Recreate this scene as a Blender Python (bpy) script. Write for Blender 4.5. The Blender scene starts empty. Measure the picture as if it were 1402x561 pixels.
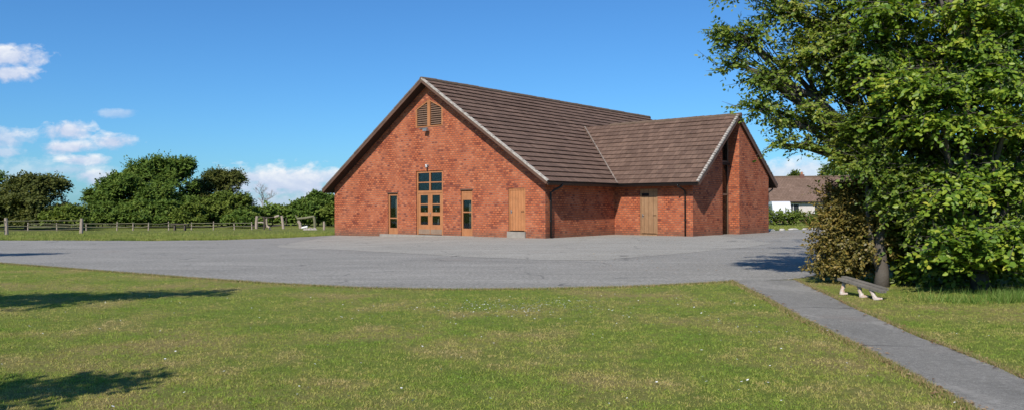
import bpy, math, random
import numpy as np
from mathutils import Vector, Matrix, Euler
random.seed(7); RNG = np.random.default_rng(7)
R = math.radians
scene = bpy.context.scene
col = scene.collection

# ------------------------------------------------------------------ helpers
class MB:
    """collects polygons (with uv in metres) and links them as ONE mesh object"""
    def __init__(s): s.v=[]; s.f=[]; s.uv=[]
    def poly(s, pts, uv=None):
        n=len(s.v); s.v += [tuple(p) for p in pts]; s.f.append(tuple(range(n,n+len(pts))))
        if uv is None:
            a=Vector(pts[1])-Vector(pts[0]); nn=a.cross(Vector(pts[-1])-Vector(pts[0]))
            ax=max(range(3), key=lambda i:abs(nn[i]))
            k=[(1,2),(0,2),(0,1)][ax]
            uv=[(p[k[0]],p[k[1]]) for p in pts]
        s.uv += [tuple(u) for u in uv]
    def box(s, lo, hi, M=None):
        x0,y0,z0=lo; x1,y1,z1=hi
        c=[(x0,y0,z0),(x1,y0,z0),(x1,y1,z0),(x0,y1,z0),(x0,y0,z1),(x1,y0,z1),(x1,y1,z1),(x0,y1,z1)]
        for q in ((0,1,5,4),(1,2,6,5),(2,3,7,6),(3,0,4,7),(4,5,6,7),(3,2,1,0)):
            pts=[Vector(c[i]) for i in q]
            if M is not None:
                loc=[c[i] for i in q]; ax=[i for i in range(3) if len(set(p[i] for p in loc))==1][0]
                k=[(1,2),(0,2),(0,1)][ax]; uv=[(p[k[0]],p[k[1]]) for p in loc]
                s.poly([M@p for p in pts],uv)
            else: s.poly(pts)
    def bar(s, a, b, w, h, up=(0,0,1)):
        """rectangular bar from a to b, width w (sideways), height h (along up)"""
        a=Vector(a); b=Vector(b); d=b-a; L=d.length; x=d.normalized(); u=Vector(up)
        y=u.cross(x).normalized(); z=x.cross(y)
        M=Matrix((( x.x,y.x,z.x,a.x),(x.y,y.y,z.y,a.y),(x.z,y.z,z.z,a.z),(0,0,0,1)))
        s.box((0,-w/2,-h/2),(L,w/2,h/2),M)
    def tube(s, path, rad, n=8, cap=True):
        path=[Vector(p) for p in path]; rings=[]
        if not hasattr(rad,'__len__'): rad=[rad]*len(path)
        ref=None
        for i,p in enumerate(path):
            t=(path[min(i+1,len(path)-1)]-path[max(i-1,0)]).normalized()
            if ref is None: ref=Vector((0,0,1)) if abs(t.z)<.9 else Vector((1,0,0))
            x=ref.cross(t)
            if x.length<1e-4: x=Vector((1,.3,.2)).cross(t)
            x.normalize(); y=t.cross(x); ref=y.cross(x)*-1 if False else ref
            b=len(s.v)
            for k in range(n):
                a=2*math.pi*k/n; s.v.append(tuple(p+x*(rad[i]*math.cos(a))+y*(rad[i]*math.sin(a))))
            rings.append(b)
        acc=0
        for i in range(len(path)-1):
            L=(path[i+1]-path[i]).length
            for k in range(n):
                k2=(k+1)%n
                s.f.append((rings[i]+k,rings[i]+k2,rings[i+1]+k2,rings[i+1]+k))
                c=2*math.pi*max(rad[i],.01)/n
                s.uv += [(k*c,acc),((k+1)*c,acc),((k+1)*c,acc+L),(k*c,acc+L)]
            acc+=L
        if cap:
            for b,rev in ((rings[0],True),(rings[-1],False)):
                q=[b+k for k in range(n)]
                if rev: q=q[::-1]
                s.f.append(tuple(q)); s.uv += [(0,0)]*n
    def xf(s, fn, start=0):
        for i in range(start,len(s.v)): s.v[i]=tuple(fn(Vector(s.v[i])))
    def build(s, name, mat, parent=None, smooth=False, bevel=0):
        me=bpy.data.meshes.new(name); me.from_pydata(s.v,[],s.f)
        l=me.uv_layers.new(name='UVMap')
        l.data.foreach_set('uv', np.array(s.uv,np.float32).ravel())
        return link(name, me, mat, parent, smooth, bevel)

def link(name, me, mat, parent=None, smooth=False, bevel=0):
    o=bpy.data.objects.new(name, me); col.objects.link(o)
    if mat: me.materials.append(mat)
    if smooth: me.polygons.foreach_set('use_smooth',[True]*len(me.polygons))
    if parent is not None: o.parent=parent
    if bevel:
        m=o.modifiers.new('bevel','BEVEL'); m.width=bevel; m.segments=2; m.limit_method='ANGLE'
    me.update(); return o

def raw_mesh(name, V, F, nper):
    """fast mesh from numpy: F flat vertex indices, nper verts per face (int)"""
    me=bpy.data.meshes.new(name); nf=len(F)//nper
    me.vertices.add(len(V)); me.vertices.foreach_set('co', np.asarray(V,np.float32).ravel())
    me.loops.add(len(F)); me.loops.foreach_set('vertex_index', np.asarray(F,np.int32))
    me.polygons.add(nf); me.polygons.foreach_set('loop_start', np.arange(nf,dtype=np.int32)*nper)
    me.polygons.foreach_set('loop_total', np.full(nf,nper,np.int32))
    me.update(calc_edges=True); me.validate(); return me

def tag(o, label=None, cat=None, group=None, kind=None):
    if label: o['label']=label
    if cat: o['category']=cat
    if group: o['group']=group
    if kind: o['kind']=kind
    return o
def thing(name, label, cat, loc=(0,0,0), rz=0, group=None):
    o=bpy.data.objects.new(name,None); col.objects.link(o); o.empty_display_size=.2
    o.location=loc; o.rotation_euler=(0,0,rz); return tag(o,label,cat,group)

# ------------------------------------------------------------------ node materials
class NM:
    def __init__(s,name):
        s.m=bpy.data.materials.new(name); s.m.use_nodes=True; s.t=s.m.node_tree; s.t.nodes.clear()
        s.out=s.n('ShaderNodeOutputMaterial')
    def n(s,ty,**k):
        x=s.t.nodes.new(ty)
        for a,b in k.items():
            if a.startswith('i_'):
                key=a[2:]; key=int(key) if key.isdigit() else key.replace('_',' ')
                s.set(x.inputs[key],b)
            else: setattr(x,a,b)
        return x
    def set(s,sock,val):
        if hasattr(val,'outputs'): s.t.links.new(val.outputs[0],sock)
        elif isinstance(val,bpy.types.NodeSocket): s.t.links.new(val,sock)
        else:
            if isinstance(val,(tuple,list)) and len(val)==3 and sock.type=='RGBA': val=(*val,1)
            sock.default_value=val
    def math(s,op,a,b=0,c=0,clamp=False):
        x=s.n('ShaderNodeMath',operation=op,use_clamp=clamp); s.set(x.inputs[0],a); s.set(x.inputs[1],b); s.set(x.inputs[2],c); return x.outputs[0]
    def mix(s,f,a,b,blend='MIX'):
        x=s.n('ShaderNodeMix',data_type='RGBA',blend_type=blend); s.set(x.inputs[0],f); s.set(x.inputs[6],a); s.set(x.inputs[7],b); return x.outputs[2]
    def ramp(s,f,*stops,interp='LINEAR'):
        x=s.n('ShaderNodeValToRGB'); e=x.color_ramp; e.interpolation=interp
        while len(e.elements)<len(stops): e.elements.new(.5)
        for el,(p,c) in zip(e.elements,stops):
            el.position=p; el.color=(*c,1) if isinstance(c,tuple) else (c,c,c,1)
        s.set(x.inputs[0],f); return x.outputs[0]
    def noise(s,vec,scale,detail=4,rough=.55,dist=0):
        x=s.n('ShaderNodeTexNoise'); s.set(x.inputs['Scale'],scale); x.inputs['Detail'].default_value=detail
        x.inputs['Roughness'].default_value=rough; x.inputs['Distortion'].default_value=dist
        if vec is not None: s.set(x.inputs['Vector'],vec)
        return x.outputs[0]
    def vmul(s,vec,xyz):
        x=s.n('ShaderNodeVectorMath',operation='MULTIPLY'); s.set(x.inputs[0],vec); x.inputs[1].default_value=xyz; return x.outputs[0]
    def obj(s): return s.n('ShaderNodeTexCoord').outputs['Object']
    def uv(s): return s.n('ShaderNodeTexCoord').outputs['UV']
    def pos(s): return s.n('ShaderNodeNewGeometry').outputs['Position']
    def island(s): return s.n('ShaderNodeNewGeometry').outputs['Random Per Island']
    def bump(s,h,strength=.3,dist=.02):
        x=s.n('ShaderNodeBump'); x.inputs['Strength'].default_value=strength; x.inputs['Distance'].default_value=dist
        s.set(x.inputs['Height'],h); return x.outputs[0]
    def done(s,base,rough=.8,normal=None,spec=.3,metal=0,**k):
        p=s.n('ShaderNodeBsdfPrincipled'); s.set(p.inputs['Base Color'],base); s.set(p.inputs['Roughness'],rough)
        s.set(p.inputs['Specular IOR Level'],spec); s.set(p.inputs['Metallic'],metal)
        if normal is not None: s.set(p.inputs['Normal'],normal)
        s.t.links.new(p.outputs[0],s.out.inputs[0]); return s.m

def mat_brick():
    m=NM('red_brick'); uv=m.uv()
    # slight wobble so courses are not ruler straight
    w=m.n('ShaderNodeTexNoise'); m.set(w.inputs['Vector'],uv); w.inputs['Scale'].default_value=3; w.inputs['Detail'].default_value=2
    off=m.n('ShaderNodeVectorMath',operation='SCALE'); m.set(off.inputs[0],w.outputs[1]); off.inputs['Scale'].default_value=.022
    add=m.n('ShaderNodeVectorMath',operation='ADD'); m.set(add.inputs[0],uv); m.set(add.inputs[1],off.outputs[0])
    b=m.n('ShaderNodeTexBrick',offset=.5); m.set(b.inputs['Vector'],add.outputs[0])
    for k,v in (('Scale',1),('Brick Width',.235),('Row Height',.12),('Mortar Size',.02),('Mortar Smooth',.25),('Bias',0)): b.inputs[k].default_value=v
    m.set(b.inputs['Color1'],(0,0,0)); m.set(b.inputs['Color2'],(1,1,1)); m.set(b.inputs['Mortar'],(.5,.5,.5))
    sep=m.n('ShaderNodeSeparateColor'); m.set(sep.inputs[0],b.outputs[0])
    c=m.ramp(sep.outputs[0],(0,(.15,.036,.024)),(.12,(.27,.065,.030)),(.35,(.38,.096,.038)),(.75,(.42,.112,.045)),(1,(.49,.16,.07)))
    pat=m.noise(uv,.55,5,.6); c=m.mix(m.ramp(pat,(.4,0.),(.75,.25)),c,(.47,.165,.07))
    grime=m.noise(uv,7,5,.75); c=m.mix(m.ramp(grime,(.55,0.),(.72,.6)),c,(.17,.055,.04))
    mort=m.mix(m.ramp(m.noise(uv,.8,4),(.35,0.),(.65,1.)),(.11,.034,.024),(.33,.155,.095))
    c=m.mix(b.outputs['Fac'],c,mort)
    # efflorescence: a few pale smears
    ef=m.noise(m.vmul(uv,(1,2.2,1)),1.1,6,.7); c=m.mix(m.ramp(ef,(.66,0.),(.78,.45)),c,(.62,.45,.36))
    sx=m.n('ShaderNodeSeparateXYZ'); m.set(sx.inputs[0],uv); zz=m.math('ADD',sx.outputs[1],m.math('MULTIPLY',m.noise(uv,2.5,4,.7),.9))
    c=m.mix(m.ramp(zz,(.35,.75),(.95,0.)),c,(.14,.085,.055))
    h=m.math('SUBTRACT',1,b.outputs['Fac']); h=m.math('MULTIPLY_ADD',m.noise(uv,40,3),.5,h)
    return m.done(c,.88,m.bump(h,.55,.012),.2)
def mat_roof(name, rowh, c0, c1, lichen):
    m=NM(name); uv=m.uv()
    b=m.n('ShaderNodeTexBrick',offset=.5); m.set(b.inputs['Vector'],uv)
    for k,v in (('Scale',1),('Brick Width',.36),('Row Height',rowh),('Mortar Size',.012),('Mortar Smooth',.3),('Bias',0)): b.inputs[k].default_value=v
    m.set(b.inputs['Color1'],(0,0,0)); m.set(b.inputs['Color2'],(1,1,1)); m.set(b.inputs['Mortar'],(.5,.5,.5))
    sep=m.n('ShaderNodeSeparateColor'); m.set(sep.inputs[0],b.outputs[0])
    c=m.mix(sep.outputs[0],c0,c1)
    c=m.mix(m.ramp(m.noise(uv,.5,5,.65),(.4,0.),(.7,.5)),c,tuple(x*.62 for x in c0))
    c=m.mix(m.ramp(m.noise(uv,6,5,.8),(.56,0.),(.75,lichen)),c,(.27,.22,.17))
    c=m.mix(m.ramp(m.noise(uv,2.2,6,.8),(.60,0.),(.72,.55)),c,(.13,.12,.06))
    c=m.mix(m.math('MULTIPLY',b.outputs['Fac'],.75),c,(.035,.025,.02))
    w=m.n('ShaderNodeTexWave',wave_type='BANDS',bands_direction='X'); m.set(w.inputs['Vector'],uv); w.inputs['Scale'].default_value=.88
    h=m.math('MULTIPLY_ADD',m.noise(uv,25,3),.4,w.outputs[1])
    return m.done(c,.85,m.bump(h,.5,.03),.25)
def mat_wood(name,c0,c1,c2,grain=(1,14,1),rough=.65,plank=0):
    m=NM(name); uv=m.uv()
    g=m.noise(m.vmul(uv,(22,1.2,1)),1.6,5,.65,.6)
    c=m.ramp(g,(.25,c0),(.5,c1),(.8,c2))
    c=m.mix(m.ramp(m.noise(m.obj(),2.3,4),(.4,0.),(.75,.5)),c,tuple(x*.55 for x in c1))
    h=g
    if plank:
        sx=m.n('ShaderNodeSeparateXYZ'); m.set(sx.inputs[0],uv)
        fr=m.math('FRACT',m.math('DIVIDE',sx.outputs[0],plank))
        ln=m.math('LESS_THAN',m.math('ABSOLUTE',m.math('SUBTRACT',fr,.5)),.035)
        c=m.mix(m.math('MULTIPLY',ln,.8),c,(.05,.025,.012)); h=m.math('SUBTRACT',g,m.math('MULTIPLY',ln,2))
    return m.done(c,rough,m.bump(h,.25,.006),.3)
def mat_plain(name,c,rough=.7,var=.25,scale=3,spec=.3,metal=0,dirt=(.05,.04,.03),bump=.1):
    m=NM(name); p=m.obj()
    n=m.noise(p,scale,5,.65); cc=m.mix(m.math('MULTIPLY',m.ramp(n,(.4,0.),(.8,1.)),var),c,dirt)
    return m.done(cc,rough,m.bump(m.noise(p,30,3),bump,.01),spec,metal)
def mat_leaf(name,stops,trans=.35,rough=.45,spec=.35,clump=.4):
    m=NM(name); r=m.island(); p=m.pos()
    f=m.math('ADD',m.math('MULTIPLY',r,1-clump),m.math('MULTIPLY',m.ramp(m.noise(p,.9,3),(.3,0.),(.7,1.)),clump))
    c=m.ramp(f,*stops)
    b=m.n('ShaderNodeBsdfPrincipled'); m.set(b.inputs['Base Color'],c); b.inputs['Roughness'].default_value=rough; b.inputs['Specular IOR Level'].default_value=spec
    t=m.n('ShaderNodeBsdfTranslucent'); m.set(t.inputs[0],m.mix(1.0,c,(1.0,1.0,.35),'MULTIPLY'))
    x=m.n('ShaderNodeMixShader'); x.inputs[0].default_value=trans
    m.t.links.new(b.outputs[0],x.inputs[1]); m.t.links.new(t.outputs[0],x.inputs[2]); m.t.links.new(x.outputs[0],m.out.inputs[0]); return m.m
def mat_glass():
    m=NM('window_glass')
    g=m.n('ShaderNodeBsdfGlossy'); g.inputs['Roughness'].default_value=.02; m.set(g.inputs['Color'],(.9,.95,1))
    t=m.n('ShaderNodeBsdfTransparent'); m.set(t.inputs[0],(.6,.63,.62))
    fr=m.n('ShaderNodeFresnel'); fr.inputs[0].default_value=1.5
    x=m.n('ShaderNodeMixShader'); m.set(x.inputs[0],m.math('MULTIPLY_ADD',fr.outputs[0],.22,.0))
    m.t.links.new(t.outputs[0],x.inputs[1]); m.t.links.new(g.outputs[0],x.inputs[2]); m.t.links.new(x.outputs[0],m.out.inputs[0]); return m.m

BRICK=mat_brick()
WOOD=mat_wood('warm_timber',(.27,.10,.038),(.40,.165,.065),(.48,.23,.105))
DOORWOOD=mat_wood('plank_door_wood',(.36,.135,.05),(.44,.18,.07),(.50,.235,.10),plank=.19)
OLDDOOR=mat_wood('weathered_door_wood',(.22,.115,.058),(.31,.175,.088),(.38,.24,.135),plank=.30)
SLAT=mat_wood('weathered_slat',(.10,.055,.035),(.17,.10,.065),(.24,.16,.11))
BARGE=mat_wood('brown_bargeboard',(.09,.045,.03),(.13,.07,.045),(.17,.10,.07))
SOFFIT=mat_plain('dark_soffit',(.03,.017,.012),.8)
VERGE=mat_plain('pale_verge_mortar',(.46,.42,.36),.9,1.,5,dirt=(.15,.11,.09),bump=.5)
BLACK=mat_plain('black_plastic',(.012,.011,.011),.35,.2)
METAL=mat_plain('grey_metal',(.35,.35,.34),.4,.3,metal=.6)
WHITE=mat_plain('white_paint',(.75,.73,.70),.6,.35,5)
CONC=mat_plain('old_concrete',(.30,.27,.23),.9,.5,4,dirt=(.14,.12,.09),bump=.4)
DARKIN=mat_plain('dark_interior',(.02,.018,.016),.9)
CURT=mat_plain('pale_curtain',(.6,.57,.52),.9,.2)
GLASS=mat_glass()
RROW=.62; WROW=.40

# ------------------------------------------------------------------ camera
cam=bpy.data.cameras.new('camera'); co=bpy.data.objects.new('camera',cam); col.objects.link(co); scene.camera=co
cam.sensor_width=36; cam.lens=36*1091.12/1402; cam.shift_y=2.1/1402; cam.clip_end=6000; cam.clip_start=.05
co.matrix_world=Matrix.Translation((0,0,1.65))@Matrix.Rotation(math.pi/2,4,'X')@Matrix.Rotation(-.0036,4,'Z')

# ------------------------------------------------------------------ ground
def sstep(t): t=np.clip(t,0,1); return t*t*(3-2*t)
def gz(x,y):
    return -.17*sstep((-np.asarray(x,float)-1)/10)*sstep((np.asarray(y,float)-24)/16) - .25*sstep((np.asarray(y,float)-58)/20)
NEAR=[(-60,42),(-40,36),(-26,29.5),(-20,26.7),(-15.46,24.05),(-11.05,21.1),(-7.6,18.79),(-5.09,17.27),(-3,16.27),(-1.19,15.92),(.57,16),(2.38,16.37),(3.69,16.87),(4.81,17.4),(6.28,17.87),(6.96,18.59),(8,19.6),(12,21),(30,24),(60,26)]
FAR=[(-60,45),(-29,45.3),(-24.7,44.9),(-20.2,44.1),(-16.4,44.7),(-13.84,47),(-12.05,50.3),(-11.5,51.6),(-8,60),(0,70),(10,66),(14,52),(16.7,52),(20.5,54.8),(30,56),(60,58)]
PL=[(5.2,19.),(4.81,17.4),(4.51,14.1),(4.22,11.55),(4.11,10),(4.01,8.77),(3.89,7.75),(3.72,6.41),(3.45,4.),(3.2,1.)]
PR=[(6.6,19.),(6.28,17.87),(5.91,15.4),(5.4,12.32),(5.13,10.39),(5,9.11),(4.91,8.27),(4.82,7.3),(4.7,6.2),(4.5,4.),(4.3,1.)]
def interp(tab,x): a=np.array(tab); return np.interp(x,a[:,0],a[:,1])
near=lambda x: interp(NEAR,x)
far=lambda x: interp(FAR,x)
pl=lambda y: np.interp(y,[p[1] for p in PL][::-1],[p[0] for p in PL][::-1])
pr=lambda y: np.interp(y,[p[1] for p in PR][::-1],[p[0] for p in PR][::-1])

def mat_ground():
    m=NM('lawn_ground'); p=m.pos()
    base=m.ramp(m.noise(p,2.2,6,.7),(.3,(.15,.215,.028)),(.5,(.225,.285,.048)),(.72,(.33,.325,.08)))
    dry=m.ramp(m.noise(p,.38,5,.65),(.46,0.),(.62,.85)); base=m.mix(dry,base,(.40,.30,.125))
    soil=m.ramp(m.noise(p,9,5,.75),(.6,0.),(.72,.7)); base=m.mix(soil,base,(.13,.085,.05))
    f=m.noise(p,70,4,.8); base=m.mix(m.ramp(f,(.35,.75),(.6,0.)),base,(.07,.09,.02))
    f2=m.noise(m.vmul(p,(45,45,45)),1,2,.5,1.); base=m.mix(m.ramp(f2,(.60,0.),(.7,.5)),base,(.30,.27,.12))
    return m.done(base,.95,m.bump(m.noise(p,28,5,.8),1.,.05),.1)
def mat_field():
    m=NM('field_grass'); p=m.pos()
    b=m.ramp(m.noise(m.vmul(p,(.25,1,1)),.55,6,.7),(.3,(.14,.18,.035)),(.55,(.24,.26,.055)),(.72,(.46,.38,.15)))
    b=m.mix(m.ramp(m.noise(p,6,4,.8),(.4,.55),(.6,0.)),b,(.03,.045,.014))
    return m.done(b,.95,m.bump(m.noise(p,7,5,.8),1.,.15),.1)
def mat_asphalt(name,c0,c1,stretch=(.18,1.4,1),grain=.55):
    m=NM(name); p=m.pos()
    b=m.mix(m.ramp(m.noise(m.vmul(p,(.5,1,1)),.35,6,.65),(.3,0.),(.7,1.)),c0,c1)
    b=m.mix(m.ramp(m.noise(p,3.5,5,.75),(.5,0.),(.75,.4)),b,tuple(x*.65 for x in c0))
    sp=m.noise(p,110,3,.8); b=m.mix(m.ramp(sp,(.32,.7),(.5,0.)),b,(.03,.03,.03)); b=m.mix(m.ramp(sp,(.55,0.),(.68,.6)),b,(.42,.41,.39))
    sp2=m.noise(p,22,4,.8); b=m.mix(m.ramp(sp2,(.56,0.),(.70,.6)),b,(.38,.36,.33))
    # tyre-worn streaks and patched seams
    st=m.noise(m.vmul(p,stretch),1.,6,.75,.4); b=m.mix(m.ramp(st,(.53,0.),(.59,.3),(.66,0.)),b,(.40,.375,.33)); b=m.mix(m.ramp(st,(.33,.35),(.45,0.)),b,tuple(x*.62 for x in c0))
    gr=m.noise(p,13,3,.7); b=m.mix(m.ramp(gr,(.36,grain),(.48,0.)),b,tuple(x*.55 for x in c0)); b=m.mix(m.ramp(gr,(.54,0.),(.66,grain)),b,(.46,.435,.39))
    v=m.n('ShaderNodeTexVoronoi',feature='DISTANCE_TO_EDGE'); v.inputs['Scale'].default_value=.28
    wn=m.n('ShaderNodeTexNoise'); m.set(wn.inputs['Vector'],p); wn.inputs['Scale'].default_value=1.3; wn.inputs['Detail'].default_value=4
    ad=m.n('ShaderNodeVectorMath',operation='ADD'); m.set(ad.inputs[0],p); m.set(ad.inputs[1],wn.outputs[1]); m.set(v.inputs['Vector'],ad.outputs[0])
    ck=m.math('LESS_THAN',v.outputs[0],.010); b=m.mix(m.math('MULTIPLY',ck,m.ramp(m.noise(p,.5,2),(.5,0.),(.6,.55))),b,(.05,.048,.045))
    red=m.ramp(m.noise(p,.27,4,.6),(.62,0.),(.75,.25)); b=m.mix(red,b,(.25,.17,.13))
    return m.done(b,.9,m.bump(m.noise(p,90,4,.8),.6,.01),.25)
GROUND=mat_ground(); FIELD=mat_field()
ASPH=mat_asphalt('yard_asphalt',(.215,.203,.174),(.31,.29,.25)); APRON=mat_asphalt('gravel_apron',(.275,.258,.216),(.385,.358,.30)); PATHM=mat_asphalt('path_tarmac',(.178,.168,.145),(.245,.23,.20),(.9,.35,1),.16)

def grid_sheet(name, xs, ys, mat, dz=0, kind='structure'):
    X,Y=np.meshgrid(xs,ys); V=np.stack([X,Y,gz(X,Y)+dz],-1).reshape(-1,3); nx=len(xs); ny=len(ys)
    i,j=np.meshgrid(np.arange(nx-1),np.arange(ny-1)); a=(j*nx+i).ravel()
    F=np.stack([a,a+1,a+nx+1,a+nx],-1).ravel()
    o=link(name, raw_mesh(name,V,F,4), mat); o['kind']=kind; return o
outer=[80,110,160,250,400,700,1200,2500]
xs=np.array([-v for v in outer[::-1]]+list(np.arange(-60,60.1,1.))+outer)
ys=np.array([-600,-200,-60,-20]+list(np.arange(-5,100.1,1.))+[120,160,250,400,700,1200,2500])
g=grid_sheet('ground',xs,ys,GROUND)
def strip_sheet(name, A, B, n, mat, dz):
    """sheet between two polylines A and B (same count), n subdivisions across"""
    A=np.array(A,float); B=np.array(B,float); t=np.linspace(0,1,n+1)[:,None,None]
    P=A[None]*(1-t)+B[None]*t; V=np.concatenate([P,(gz(P[...,0],P[...,1])+dz)[...,None]],-1).reshape(-1,3)
    k=len(A); i,j=np.meshgrid(np.arange(k-1),np.arange(n)); a=(j*k+i).ravel()
    o=link(name, raw_mesh(name,V,np.stack([a,a+1,a+k+1,a+k],-1).ravel(),4), mat); o['kind']='structure'; return o
wob=lambda x,s,a: a*(np.sin(x*1.7*s+1)+.6*np.sin(x*4.3*s+2)+.5*np.sin(x*9.1*s)+.3*np.sin(x*23*s))
X=np.arange(-60,60.01,.25)
strip_sheet('yard', np.stack([X,near(X)+wob(X,1,.03)],-1), np.stack([X,far(X)+wob(X,1,.08)],-1), 44, ASPH, .008)
strip_sheet('field', np.stack([np.arange(-90,-7,1.),far(np.arange(-90,-7,1.))+.05],-1), np.stack([np.arange(-90,-7,1.),np.full(83,112.)],-1), 66, FIELD, .004)
strip_sheet('verge_grass', np.stack([np.arange(14,70,1.),far(np.arange(14,70,1.))+.05],-1), np.stack([np.arange(14,70,1.),np.full(56,130.)],-1), 70, FIELD, .004)
ap=[(-11.2,38),(-10.3,35.1),(-7.04,31.85),(-3.65,28.18),(-1.22,26.01),(.87,24.48),(2.88,24.38),(5.79,27.61),(8.71,30.77),(11.46,34.84)]
XA=np.arange(-11.2,11.46,.2)
strip_sheet('apron', np.stack([XA,interp(ap,XA)+wob(XA,1,.09)],-1), np.stack([XA,np.interp(XA,[-11.2,-2,4,11.46],[52,44,46,47])],-1), 30, APRON, .013)
YP=np.arange(1,17.75,.2)
strip_sheet('path', np.stack([pl(YP)+wob(YP,1.3,.018),YP],-1), np.stack([pr(YP)+wob(YP+40,1.3,.018),YP],-1), 4, PATHM, .012)

# grass blades --------------------------------------------------------------
def blades(name, P, h, w, lean, mat, parent=None):
    n=len(P); a=RNG.uniform(0,2*np.pi,n); b=RNG.uniform(0,2*np.pi,n)
    d=np.stack([np.cos(a),np.sin(a),np.zeros(n)],-1)*(w*RNG.uniform(.6,1.3,n))[:,None]*.5
    l=RNG.uniform(.1,1,n)*lean; hh=h*RNG.uniform(.45,1.25,n)
    tip=P+np.stack([np.cos(b)*l*hh,np.sin(b)*l*hh,hh*np.sqrt(np.clip(1-l*l*.36,.05,1))],-1)
    V=np.stack([P-d,P+d,tip],1).reshape(-1,3)
    return link(name, raw_mesh(name,V,np.arange(3*n),3), mat, parent)
def mat_blade(name,stops,patch=True):
    m=NM(name); p=m.pos(); r=m.island()
    f=r
    if patch: f=m.math('ADD',m.math('MULTIPLY',r,.26),m.math('MULTIPLY',m.ramp(m.noise(p,.75,6,.75),(.36,0.),(.63,1.)),.60)); f=m.math('ADD',f,m.math('MULTIPLY',m.ramp(m.noise(p,7,5,.75),(.36,0.),(.68,1.)),.24))
    c=m.ramp(f,*stops)
    b=m.n('ShaderNodeBsdfPrincipled'); m.set(b.inputs['Base Color'],c); b.inputs['Roughness'].default_value=.6; b.inputs['Specular IOR Level'].default_value=.2
    t=m.n('ShaderNodeBsdfTranslucent'); m.set(t.inputs[0],c); x=m.n('ShaderNodeMixShader'); x.inputs[0].default_value=.3
    m.t.links.new(b.outputs[0],x.inputs[1]); m.t.links.new(t.outputs[0],x.inputs[2]); m.t.links.new(x.outputs[0],m.out.inputs[0]); return m.m
BLADE=mat_blade('lawn_blade',((0,(.13,.24,.026)),(.28,(.215,.315,.043)),(.52,(.31,.345,.064)),(.74,(.44,.37,.12)),(1,(.60,.46,.23))))
TALL=mat_blade('tall_blade',((0,(.08,.15,.022)),(.6,(.15,.25,.04)),(1,(.28,.32,.09))),False)
FBLADE=mat_blade('field_blade',((0,(.12,.17,.03)),(.5,(.23,.28,.05)),(.8,(.35,.34,.09)),(1,(.52,.44,.19))))
def lawn_mask(x,y):
    e=.03*RNG.standard_normal(len(x))
    ok=(y<near(np.minimum(x,4.8))+e+.02)&((x<pl(y)+e+.015)|((x>pr(y)-e-.015)&(y<near(x)+e)))
    return ok&(np.abs(x)<.66*y+1.6)
def sample(n,x0,x1,y0,y1): return RNG.uniform(x0,x1,n),RNG.uniform(y0,y1,n)
Pn=[]
for y0,y1,dens in ((5,8,420),(8,11,290),(11,14.5,190),(14.5,27,110)):          # tufts, each of seven blades
    xm=.66*y1+1.6; n=int(dens*(2*xm)*(y1-y0)); x,y=sample(n,-xm,xm,y0,y1)
    x=np.repeat(x,7)+RNG.normal(0,.022,7*n); y=np.repeat(y,7)+RNG.normal(0,.022,7*n); k=lawn_mask(x,y)
    Pn.append(np.stack([x[k],y[k],gz(x[k],y[k])],-1))
Pn=np.concatenate(Pn)
tag(blades('lawn_grass',Pn,.026,.0075,1.75,BLADE),'short mown grass of the lawn in front of the yard','grass',kind='stuff')
# scruffier edge along the yard and path
ex=RNG.uniform(-22,4.8,26000); ey=near(ex)-np.abs(RNG.normal(0,.10,len(ex)))
ey2=RNG.uniform(5,17.4,16000); exl=pl(ey2)-np.abs(RNG.normal(0,.05,len(ey2))); ey3=RNG.uniform(6,17.8,12000); exr=pr(ey3)+np.abs(RNG.normal(0,.05,len(ey3)))
Pe=np.concatenate([np.stack([ex,ey,gz(ex,ey)],-1),np.stack([exl,ey2,0*ey2],-1),np.stack([exr,ey3,0*ey3],-1)])
EDGE=mat_blade('edge_blade',((0,(.10,.15,.025)),(.4,(.22,.24,.06)),(.65,(.36,.27,.12)),(1,(.5,.34,.19))),False)
tag(blades('edge_grass',Pe,.05,.008,1.1,EDGE),'ragged dry grass along the tarmac edges','grass',kind='stuff')
# rough grass of the far strip on the left and of the right-hand verge
n=60000; x=RNG.uniform(-40,-9,n); y=far(x)+np.abs(RNG.normal(0,1,n))*7*RNG.uniform(.1,1,n)+.1
tag(blades('field_tuft_grass',np.stack([x,y,gz(x,y)],-1),.13,.03,.9,FBLADE),'rough grass strip between yard and paddock fence','grass',kind='stuff')
n=12000; x=RNG.uniform(14,34,n); y=far(x)+RNG.uniform(.1,16,n)
tag(blades('verge_tuft_grass',np.stack([x,y,gz(x,y)],-1),.12,.03,.9,FBLADE),'grass verge in front of the bungalow hedge','grass',kind='stuff')
# unmown grass at the foot of the right-hand trees
n=9000; x=RNG.uniform(6.7,13,n); y=13.35+.15*np.sin(x*3)+np.abs(RNG.normal(0,.4,n)); k=(RNG.random(n)<np.clip((x-7.2)/1.2,.12,.8)*(.35+.65*(np.sin(x*5.3)>-.3)))
P=np.stack([x[k],y[k],0*x[k]],-1)
tag(blades('tall_grass',P,.22,.010,1.,TALL),'tall unmown grass under the overhanging right-hand tree','grass',kind='stuff')
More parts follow.
